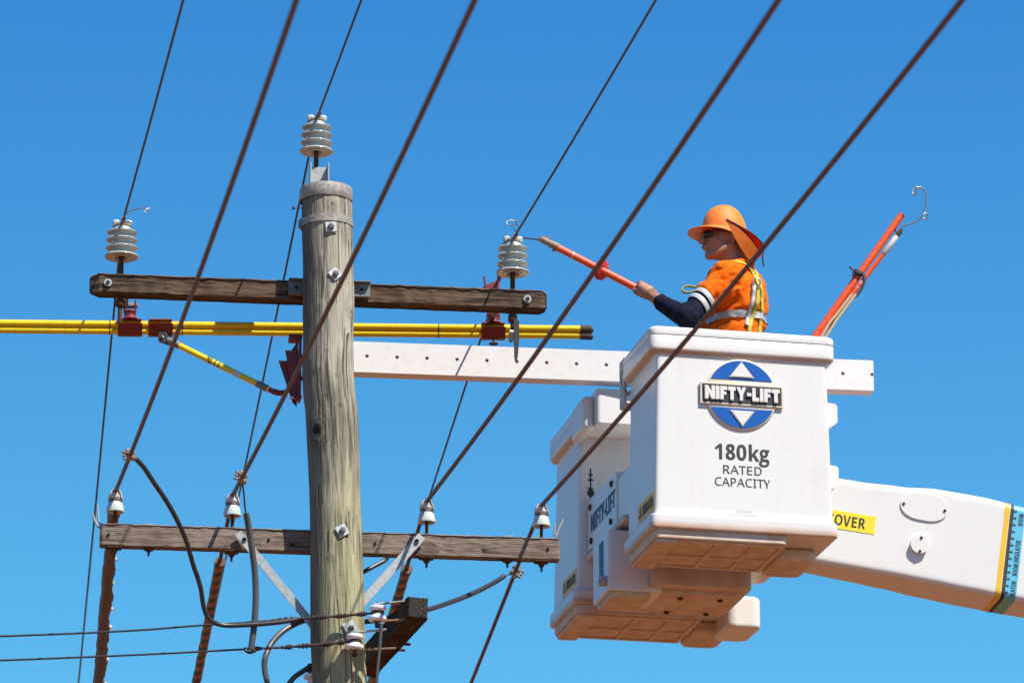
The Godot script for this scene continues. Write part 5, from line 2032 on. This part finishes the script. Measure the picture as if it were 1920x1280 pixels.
func worker() -> void:
	var B := Vector3(2.2, 8.158, -0.1)
	var t := thing("person", "worker in orange helmet and orange shirt standing in the front bucket", "person", B)
	folds = noise(5.5, 91, 3)
	# ---- the body: head, neck, arms, hands, trunk, legs
	var neck_low := Vector3(2.172, 9.6, -0.1)
	var sl := Vector3(2.085, 9.535, 0.05)
	var sr := Vector3(2.27, 9.55, -0.27)
	var el := Vector3(1.868, 9.272, 0.15)
	var wl := Vector3(1.738, 9.424, -0.028)
	var er := Vector3(2.02, 9.32, -0.33)
	var wr := Vector3(1.85, 9.16, -0.25)
	var s := sm()
	blend = 0.05
	fold_size = 0.0
	field = []
	cap(Vector3(2.14, 9.72, -0.09), neck_low, 0.055, 0.062)
	ell(Vector3(2.2, 9.44, -0.1), Vector3(0.115, 0.19, 0.165), Basis(Vector3.UP, 0.42))
	ell(Vector3(2.2, 9.2, -0.1), Vector3(0.11, 0.17, 0.15), Basis(Vector3.UP, 0.42))
	cap(sl, el, 0.05, 0.04)
	cap(el, wl, 0.04, 0.027)
	cap(sr, er, 0.05, 0.04)
	cap(er, wr, 0.04, 0.028)
	cap(wr, wr + Vector3(-0.06, -0.04, 0.02), 0.03, 0.032)
	for sg in [-1.0, 1.0]:
		var hip: Vector3 = Vector3(2.2, 9.08, -0.1) + Vector3(-0.04, 0, 0.085) * sg
		cap(hip, hip + Vector3(-0.03, -0.42, 0.02 * sg), 0.085, 0.06)
		cap(hip + Vector3(-0.03, -0.42, 0.02 * sg), Vector3(2.2, 8.24, -0.1) + Vector3(-0.05, 0, 0.11) * sg, 0.058, 0.042)
		cap(Vector3(2.2, 8.19, -0.1) + Vector3(-0.05, 0, 0.11) * sg, Vector3(2.06, 8.185, -0.16) + Vector3(-0.05, 0, 0.11) * sg, 0.035, 0.03)
	nets(s, Vector3(1.6, 8.1, -0.55), Vector3(2.5, 9.72, 0.35), 0.018, B)
	# head
	field = []
	blend = 0.022
	var hb := Basis(Vector3.UP, 0.32)
	var hc := Vector3(2.115, 9.8, -0.09)
	var H := func(x: float, y: float, z: float) -> Vector3:
		return hc + hb * (Vector3(x, y, z) - Vector3(2.115, 9.8, -0.09))
	var inv := hb.inverse()
	ell(H.call(2.118, 9.845, -0.09), Vector3(0.1, 0.1, 0.08), inv.transposed())
	ell(H.call(2.062, 9.77, -0.09), Vector3(0.07, 0.095, 0.06), inv.transposed())
	for sz in [-1.0, 1.0]:
		cap(H.call(2.118, 9.75, -0.09 + 0.055 * sz), H.call(2.035, 9.705, -0.09 + 0.022 * sz), 0.024, 0.022)
		ell(H.call(2.028, 9.77, -0.09 + 0.04 * sz), Vector3(0.026, 0.026, 0.02), inv.transposed())
		cap(H.call(2.0, 9.818, -0.09 + 0.012 * sz), H.call(2.012, 9.82, -0.09 + 0.05 * sz), 0.012, 0.01)
		ell(H.call(1.977, 9.762, -0.09 + 0.014 * sz), Vector3(0.011, 0.009, 0.009), inv.transposed())
	cap(H.call(2.024, 9.697, -0.1), H.call(2.024, 9.697, -0.08), 0.024, 0.024)
	cap(Vector3(2.135, 9.76, -0.09), Vector3(2.165, 9.63, -0.1), 0.06, 0.064)
	blend = 0.012
	cap(H.call(1.99, 9.81, -0.09), H.call(1.968, 9.769, -0.09), 0.011, 0.0145)
	ell(H.call(1.99, 9.74, -0.09), Vector3(0.013, 0.0075, 0.024), inv.transposed())
	ell(H.call(1.993, 9.728, -0.09), Vector3(0.013, 0.0075, 0.021), inv.transposed())
	for sz in [-1.0, 1.0]:
		ell(H.call(2.128, 9.8, -0.09 + 0.08 * sz), Vector3(0.021, 0.034, 0.011), inv.transposed())
	nets(s, Vector3(1.93, 9.62, -0.22), Vector3(2.25, 9.96, 0.04), 0.006, B)
	# left hand closed round the stick
	var sa := Vector3(1.19, 9.738, -0.115)
	var sd := (Vector3(1.64, 9.484, -0.042) - sa).normalized()
	var q0 := Vector3(1.655, 9.4757, -0.04)
	var up := (Vector3.UP - sd * Vector3.UP.dot(sd)).normalized()
	var near := sd.cross(up)
	if near.z < 0:
		near = -near
	var G := func(along: float, ang: float, r: float) -> Vector3:
		return q0 - sd * along + (near * cos(ang) + up * sin(ang)) * r
	field = []
	blend = 0.016
	# palm and back of the hand
	cap(wl, G.call(-0.03, -0.2, 0.036), 0.029, 0.028)
	cap(G.call(-0.035, 0.55, 0.036), G.call(0.02, 0.75, 0.036), 0.021, 0.017)
	cap(G.call(-0.035, -0.5, 0.036), G.call(0.0, -0.4, 0.034), 0.024, 0.019)
	cap(G.call(-0.03, 0.0, 0.04), G.call(0.008, 0.15, 0.036), 0.026, 0.019)
	cap(wl, G.call(-0.045, 0.55, 0.034), 0.027, 0.022)
	blend = 0.006
	for k in 4:
		var al := 0.03 - 0.0195 * k
		var r := 0.0285
		var f: float = [0.0088, 0.0092, 0.0088, 0.0078][k]
		var end: float = [3.9, 4.15, 4.05, 3.75][k]
		var last: Vector3 = G.call(al - 0.004, 0.7, r + 0.006)
		for a in [1.35, 2.0, 2.7, 3.3, end]:
			var p: Vector3 = G.call(al, a, r)
			cap(last, p, f, f * 0.97)
			last = p
	# thumb along the near lower side
	cap(G.call(-0.025, -0.55, 0.036), G.call(0.012, -0.5, 0.033), 0.0145, 0.0115)
	cap(G.call(0.012, -0.5, 0.033), G.call(0.036, -0.75, 0.03), 0.0112, 0.009)
	nets(s, Vector3(1.54, 9.37, -0.12), Vector3(1.78, 9.56, 0.05), 0.0036, B)
	put("body", done(s), M.skin, t)
	# hair at the nape
	s = sm()
	field = []
	blend = 0.02
	ell(H.call(2.148, 9.81, -0.09), Vector3(0.075, 0.075, 0.0835), inv.transposed())
	nets(s, Vector3(2.05, 9.7, -0.22), Vector3(2.26, 9.92, 0.04), 0.008, B, func(p: Vector3) -> float: return 2.135 - p.x)
	put("hair", done(s), M.hair, t)
	# ---- shirt
	field = []
	blend = 0.06
	fold_size = 0.015
	fold_scale = Vector3(1.0, 1.7, 1.0)
	ell(Vector3(2.172, 9.44, -0.1), Vector3(0.142, 0.21, 0.185), Basis(Vector3.UP, 0.34))
	ell(Vector3(2.165, 9.2, -0.1), Vector3(0.14, 0.19, 0.17), Basis(Vector3.UP, 0.34))
	cap(Vector3(2.176, 9.6, -0.1), sl + Vector3(0.01, 0.015, 0), 0.062, 0.066)
	cap(Vector3(2.176, 9.6, -0.1), sr, 0.062, 0.066)
	cap(sl + Vector3(0.0, 0.0, 0), el, 0.07, 0.06)
	cap(sr, er, 0.072, 0.06)
	cap(Vector3(2.242, 9.53, -0.06), Vector3(2.248, 9.35, -0.05), 0.05, 0.055)
	var arm := (el - sl).normalized()
	var ax := Vector3(-0.74, -0.62, 0.25).normalized()
	s = sm()
	nets(s, Vector3(1.78, 9.05, -0.5), Vector3(2.46, 9.72, 0.3), 0.0115, B, func(p: Vector3) -> float:
		var c := maxf(p.y - 9.655 - (p.x - 2.17) * 0.35, 9.08 - p.y)
		return maxf(c, (p - (sl + arm * 0.186)).dot(ax) if p.x < 2.0 and p.z > -0.04 else -1.0))
	put("shirt", done(s), M.shirt_orange, t)
	var shirt_field := field.duplicate()
	# collar
	s = sm()
	var cl := PackedVector3Array()
	for j in 25:
		var a := TAU * j / 24.0
		cl.append(Vector3(2.163 + 0.077 * cos(a), 9.645 + 0.03 * cos(a), -0.098 + 0.078 * sin(a)) - B)
	tube(s, cl, 0.02, 10, false)
	put("collar", done(s), M.shirt_orange, t)
	# sleeve pocket flap and seam
	# ---- navy forearm
	field = []
	blend = 0.03
	fold_size = 0.006
	fold_scale = Vector3(1.8, 1.8, 1.8)
	cap(sl + arm * 0.1, el, 0.06, 0.058)
	cap(el, wl + (el - wl).normalized() * 0.03, 0.056, 0.04)
	s = sm()
	var fa := (wl - el).normalized()
	nets(s, Vector3(1.62, 9.17, -0.13), Vector3(2.05, 9.5, 0.28), 0.009, B, func(p: Vector3) -> float: return maxf((p - (wl - fa * 0.012)).dot(fa), -(p - (sl + arm * 0.165)).dot(ax)))
	put("forearm_sleeve", done(s), M.navy_cloth, t)
	# reflective bands round the sleeve
	field = []
	blend = 0.03
	fold_size = 0.0
	cap(sl, el, 0.072, 0.062)
	for k in 2:
		s = sm()
		band_round(s, sl + arm * (0.2 + 0.048 * k), ax, 0.03, 0.12, B, 0.006)
		put("reflective_band", done(s), M.reflective_silver, t)
	# band round the waist
	field = shirt_field.slice(0, 4) + shirt_field.slice(6)
	blend = 0.06
	fold_size = 0.015
	fold_scale = Vector3(1.0, 1.7, 1.0)
	var wb := sm()
	var ringa := PackedVector3Array()
	var r := []
	for row in [0.0, 0.012, 0.024, 0.036]:
		var ring := PackedVector3Array()
		for j in 49:
			var a := TAU * j / 48.0
			var dir := Vector3(cos(a), 0, sin(a))
			var c := Vector3(2.2, 9.318 + row, -0.1)
			ring.append(march(c + dir * 0.45, -dir) + dir * 0.008 - B)
		r.append(ring)
	rows(wb, r, false, steps(4), steps(49))
	put("reflective_band", done(wb), M.reflective_silver, t)
	# harness webbing over the back
	for h in [
		[[2.222, 9.64], [2.243, 9.58], [2.262, 9.49], [2.254, 9.4], [2.232, 9.33], [2.212, 9.26], [2.21, 9.2]],
		[[2.25, 9.61], [2.272, 9.53], [2.285, 9.45], [2.286, 9.36], [2.278, 9.29], [2.268, 9.2]],
		[[2.125, 9.64], [2.17, 9.635], [2.2, 9.63], [2.235, 9.6]],
	]:
		s = sm()
		var path := PackedVector3Array()
		for p in h:
			path.append(Vector3(p[0], p[1], 0))
		strap_on(s, curve(path, 5), 0.023, B)
		put("harness_strap", done(s), M.hivis_web, t)
	s = sm()
	strap_on(s, curve(PackedVector3Array([Vector3(2.236, 9.5, 0), Vector3(2.232, 9.42, 0), Vector3(2.212, 9.345, 0), Vector3(2.196, 9.27, 0)]), 5), 0.022, B, 0.012)
	put("harness_strip", done(s), M.reflective_silver, t)
	s = sm()
	var rg := PackedVector3Array()
	var rc := march(Vector3(2.25, 9.505, 0.5), Vector3(0, 0, -1)) + Vector3(0, 0, 0.018) - B
	for j in 21:
		var a := TAU * j / 20.0
		rg.append(rc + Vector3(0.02 * cos(a), 0.024 * sin(a), 0))
	tube(s, rg, 0.0045, 8, false)
	put("harness_ring", done(s), M.chrome, t)
	# strap loop standing out in front of the chest
	s = sm()
	var lp := []
	var l1 := PackedVector3Array()
	var l2 := PackedVector3Array()
	for q in [[1.97, 9.485, 0.0], [1.935, 9.486, 0.02], [1.9, 9.492, 0.02], [1.873, 9.485, 0.02], [1.862, 9.47, 0.02], [1.872, 9.457, 0.02], [1.897, 9.455, 0.02], [1.922, 9.464, 0.02], [1.95, 9.475, 0.0]]:
		l1.append(Vector3(q[0], q[1], q[2] + 0.012) - B)
		l2.append(Vector3(q[0], q[1] + 0.004, q[2] - 0.02) - B)
	lp = [curve(l1, 4), curve(l2, 4)]
	rows(s, lp, false, steps(2), steps(lp[0].size()))
	tube(s, lp[0], 0.003, 6)
	tube(s, lp[1], 0.003, 6)
	put("strap_loop", done(s), M.hivis_web, t)
	# trousers and boots
	field = []
	blend = 0.05
	fold_size = 0.005
	ell(Vector3(2.2, 9.1, -0.1), Vector3(0.135, 0.13, 0.175), Basis(Vector3.UP, 0.42))
	for sg in [-1.0, 1.0]:
		var hip: Vector3 = Vector3(2.2, 9.05, -0.1) + Vector3(-0.04, 0, 0.085) * sg
		cap(hip, hip + Vector3(-0.03, -0.4, 0.02 * sg), 0.098, 0.078)
		cap(hip + Vector3(-0.03, -0.4, 0.02 * sg), Vector3(2.2, 8.26, -0.1) + Vector3(-0.05, 0, 0.11) * sg, 0.076, 0.066)
	s = sm()
	nets(s, Vector3(1.95, 8.2, -0.45), Vector3(2.45, 9.25, 0.25), 0.02, B)
	put("trousers", done(s), M.navy_cloth, t)
	fold_size = 0.0
	for sg in [-1.0, 1.0]:
		field = []
		var an: Vector3 = Vector3(2.2, 8.21, -0.1) + Vector3(-0.05, 0, 0.11) * sg
		cap(an + Vector3(0, 0.08, 0), an, 0.055, 0.052)
		cap(an, an + Vector3(-0.14, -0.01, -0.06), 0.048, 0.04)
		s = sm()
		nets(s, an + Vector3(-0.25, -0.1, -0.2), an + Vector3(0.12, 0.15, 0.12), 0.014, B, func(p: Vector3) -> float: return 8.16 - p.y)
		put("boot", done(s), M.rubber, t)
	helmet(t, B, hb)


func march(from: Vector3, dir: Vector3) -> Vector3:
	var p := from
	for i in 60:
		var d := dist(p)
		if d < 0.0008:
			break
		p += dir * d * 0.6
		if p.distance_to(from) > 1.0:
			break
	return p


func band_round(s: SurfaceTool, mid: Vector3, axis: Vector3, width: float, from: float, origin: Vector3, out: float) -> void:
	var n := axis.cross(Vector3.UP).normalized()
	var b := axis.cross(n)
	var r := []
	for k in 4:
		var ring := PackedVector3Array()
		for j in 33:
			var a := TAU * j / 32.0
			var dir := n * cos(a) + b * sin(a)
			var c := mid + axis * (width * (k / 3.0 - 0.5))
			ring.append(march(c + dir * from, -dir) + dir * (out + (0.0 if k % 3 else -0.003)) - origin)
		r.append(ring)
	rows(s, r, false, steps(4), steps(33))


func strap_on(s: SurfaceTool, path: PackedVector3Array, width: float, origin: Vector3, out := 0.008) -> void:
	var r := [PackedVector3Array(), PackedVector3Array(), PackedVector3Array(), PackedVector3Array()]
	for i in path.size():
		var d := path[mini(i + 1, path.size() - 1)] - path[maxi(i - 1, 0)]
		d.z = 0
		var n := Vector3(-d.y, d.x, 0).normalized()
		for k in 4:
			var off: float = [-0.5, -0.45, 0.45, 0.5][k]
			var p := path[i] + n * width * off
			var q := march(Vector3(p.x, p.y, 0.5), Vector3(0, 0, -1))
			q.z = maxf(q.z, -0.12)
			r[k].append(q + Vector3(0, 0, out if k in [1, 2] else 0.001) - origin)
	rows(s, r, false, PackedFloat32Array([0, 0.1, 0.9, 1]), steps(path.size()))


func helmet(t: Node3D, B: Vector3, hb: Basis) -> void:
	var c := Vector3(2.112, 9.845, -0.09)
	var X := Transform3D(hb * Basis(Vector3(0, 0, 1), 0.06), c - B)
	var s := sm()
	# dome: x forward is -x here
	var r := []
	var n := 40
	for i in 13:
		var v := PI / 2 * i / 12.0
		var ring := PackedVector3Array()
		for j in n:
			var a := TAU * j / n
			var low := -0.03 * maxf(0.0, cos(a)) - 0.012   # lower at the back
			var up := sin(v)
			var y := lerpf(low, 0.14, up)
			var k := pow(cos(v), 0.8) if i < 12 else 0.0
			ring.append(X * Vector3(0.125 * cos(a) * k + 0.002, y, 0.107 * sin(a) * k))
		r.append(ring)
	rows(s, r, true, steps(13), steps(n + 1))
	# inner lining closes the shell a little above the rim
	var inner := []
	for i in 2:
		var ring := PackedVector3Array()
		for j in n:
			var a := TAU * j / n
			var low := -0.03 * maxf(0.0, cos(a)) - 0.012
			var k: float = [1.0, 0.955][i]
			ring.append(X * Vector3(0.122 * cos(a) * k + 0.004, low + 0.03 * i, 0.105 * sin(a) * k))
		inner.append(ring)
	rows(s, inner, true, steps(2), steps(n + 1), true)
	fan(s, inner[1], true)
	var shell_ := put("helmet", done(s), M.hat_orange, t)
	# peak
	s = sm()
	var rr := [PackedVector3Array(), PackedVector3Array(), PackedVector3Array(), PackedVector3Array(), PackedVector3Array(), PackedVector3Array(), PackedVector3Array()]
	for j in 29:
		var w := lerpf(-1.5, 1.5, j / 28.0)
		var out := 0.004 + 0.086 * pow(maxf(cos(w * 1.2), 0.0), 0.8)
		var dir := Vector3(-cos(w), 0, sin(w))
		var edge := Vector3(-0.121 * cos(w) + 0.004, 0.0, 0.104 * sin(w))
		var drop := 0.016 * sin(w) * sin(w)
		rr[0].append(X * (edge * 0.94 + Vector3(0, 0.012 - drop, 0)))
		rr[1].append(X * (edge * 1.01 + Vector3(0, 0.014 - drop, 0)))
		rr[2].append(X * (edge + dir * out * 0.5 + Vector3(0, 0.006 - drop * 1.4, 0)))
		rr[3].append(X * (edge + dir * out + Vector3(0, -0.006 - drop * 1.6, 0)))
		rr[4].append(X * (edge + dir * (out + 0.001) + Vector3(0, -0.011 - drop * 1.6, 0)))
		rr[5].append(X * (edge + dir * out * 0.5 + Vector3(0, -0.001 - drop * 1.4, 0)))
		rr[6].append(X * (edge * 0.94 + Vector3(0, 0.004 - drop, 0)))
	rows(s, rr, false, steps(7), steps(29))
	put("peak", done(s), M.hat_orange, shell_)
	# sunglasses
	s = sm()
	var Hh := Transform3D(hb, Vector3(2.115, 9.8, -0.09) - B)
	for sz in [-1.0, 1.0]:
		var g := []
		for i in 4:
			var row := PackedVector3Array()
			for j in 9:
				var zz: float = lerpf(0.008, 0.06, j / 8.0) * sz
				var bend := 0.03 * pow(j / 8.0, 2.0)
				var hgt: float = [0.038, 0.036, -0.006, -0.008][i] + (0.006 * pow(absf(j - 4) / 4.0, 2.0) if i > 1 else 0.0)
				var lift: float = [0.0, 0.004, 0.004, 0.0][i]
				row.append(Hh * Vector3(-0.129 - lift + bend, hgt - 0.012, zz))
			g.append(row)
		rows(s, g, false, steps(4), steps(9), sz < 0)
	var lens := put("sunglasses", done(s), M.lens_dark, t)
	s = sm()
	for sz in [-1.0, 1.0]:
		tube(s, PackedVector3Array([Hh * Vector3(-0.1, 0.016, 0.062 * sz), Hh * Vector3(-0.06, 0.014, 0.078 * sz), Hh * Vector3(0.01, 0.012, 0.084 * sz)]), 0.0036, 6)
	tube(s, PackedVector3Array([Hh * Vector3(-0.131, 0.012, -0.01), Hh * Vector3(-0.131, 0.012, 0.01)]), 0.003, 6)
	put("frame", done(s), M.black_plastic, lens)
	# neck flap: a lit near edge, a hollow with shade put into its red, and a dark hem
	var L0 := PackedVector3Array([Vector3(2.098, 9.868, 0.012), Vector3(2.13, 9.81, 0.016), Vector3(2.175, 9.73, 0.01), Vector3(2.225, 9.662, -0.005)])
	var L1 := PackedVector3Array([Vector3(2.104, 9.872, 0.017), Vector3(2.172, 9.822, 0.03), Vector3(2.24, 9.75, 0.03), Vector3(2.296, 9.675, 0.01)])
	var LM := PackedVector3Array([Vector3(2.105, 9.874, 0.012), Vector3(2.17, 9.825, -0.02), Vector3(2.24, 9.765, -0.03), Vector3(2.296, 9.69, -0.02)])
	var L2 := PackedVector3Array([Vector3(2.106, 9.876, 0.018), Vector3(2.17, 9.838, 0.03), Vector3(2.24, 9.795, 0.035), Vector3(2.298, 9.752, 0.01)])
	var BK := PackedVector3Array([Vector3(2.11, 9.88, -0.01), Vector3(2.235, 9.84, -0.07), Vector3(2.27, 9.8, -0.1), Vector3(2.302, 9.75, -0.1)])
	var FR := PackedVector3Array([Vector3(2.11, 9.878, -0.19), Vector3(2.225, 9.83, -0.14), Vector3(2.26, 9.76, -0.17), Vector3(2.285, 9.68, -0.19)])
	var FL := PackedVector3Array([Vector3(2.1, 9.868, -0.195), Vector3(2.15, 9.81, -0.2), Vector3(2.2, 9.74, -0.21), Vector3(2.24, 9.67, -0.2)])
	s = sm()
	var cols := []
	for l in [L0, L1]:
		cols.append(shifted(curve(l, 6), -B))
	rows(s, cols, false, steps(2), steps(cols[0].size()))
	var flap := put("neck_flap", done(s), M.hat_orange, t)
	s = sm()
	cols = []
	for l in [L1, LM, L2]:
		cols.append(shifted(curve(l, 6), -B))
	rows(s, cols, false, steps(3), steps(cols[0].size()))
	put("flap_hollow", done(s), M.shaded_flap_red, flap)
	s = sm()
	cols = []
	for l in [L2, BK, FR, FL]:
		cols.append(shifted(curve(l, 6), -B))
	rows(s, cols, false, steps(4), steps(cols[0].size()))
	put("flap_back", done(s), M.hat_orange, flap)
	s = sm()
	tube(s, shifted(curve(L2, 6), -B), 0.0042, 6)
	tube(s, shifted(curve(PackedVector3Array([L2[3], Vector3(2.302, 9.715, 0.012), Vector3(2.298, 9.66, 0.012), Vector3(2.305, 9.62, 0.01)]), 5), -B), 0.0045, 6)
	put("hem", done(s), M.black_plastic, flap)
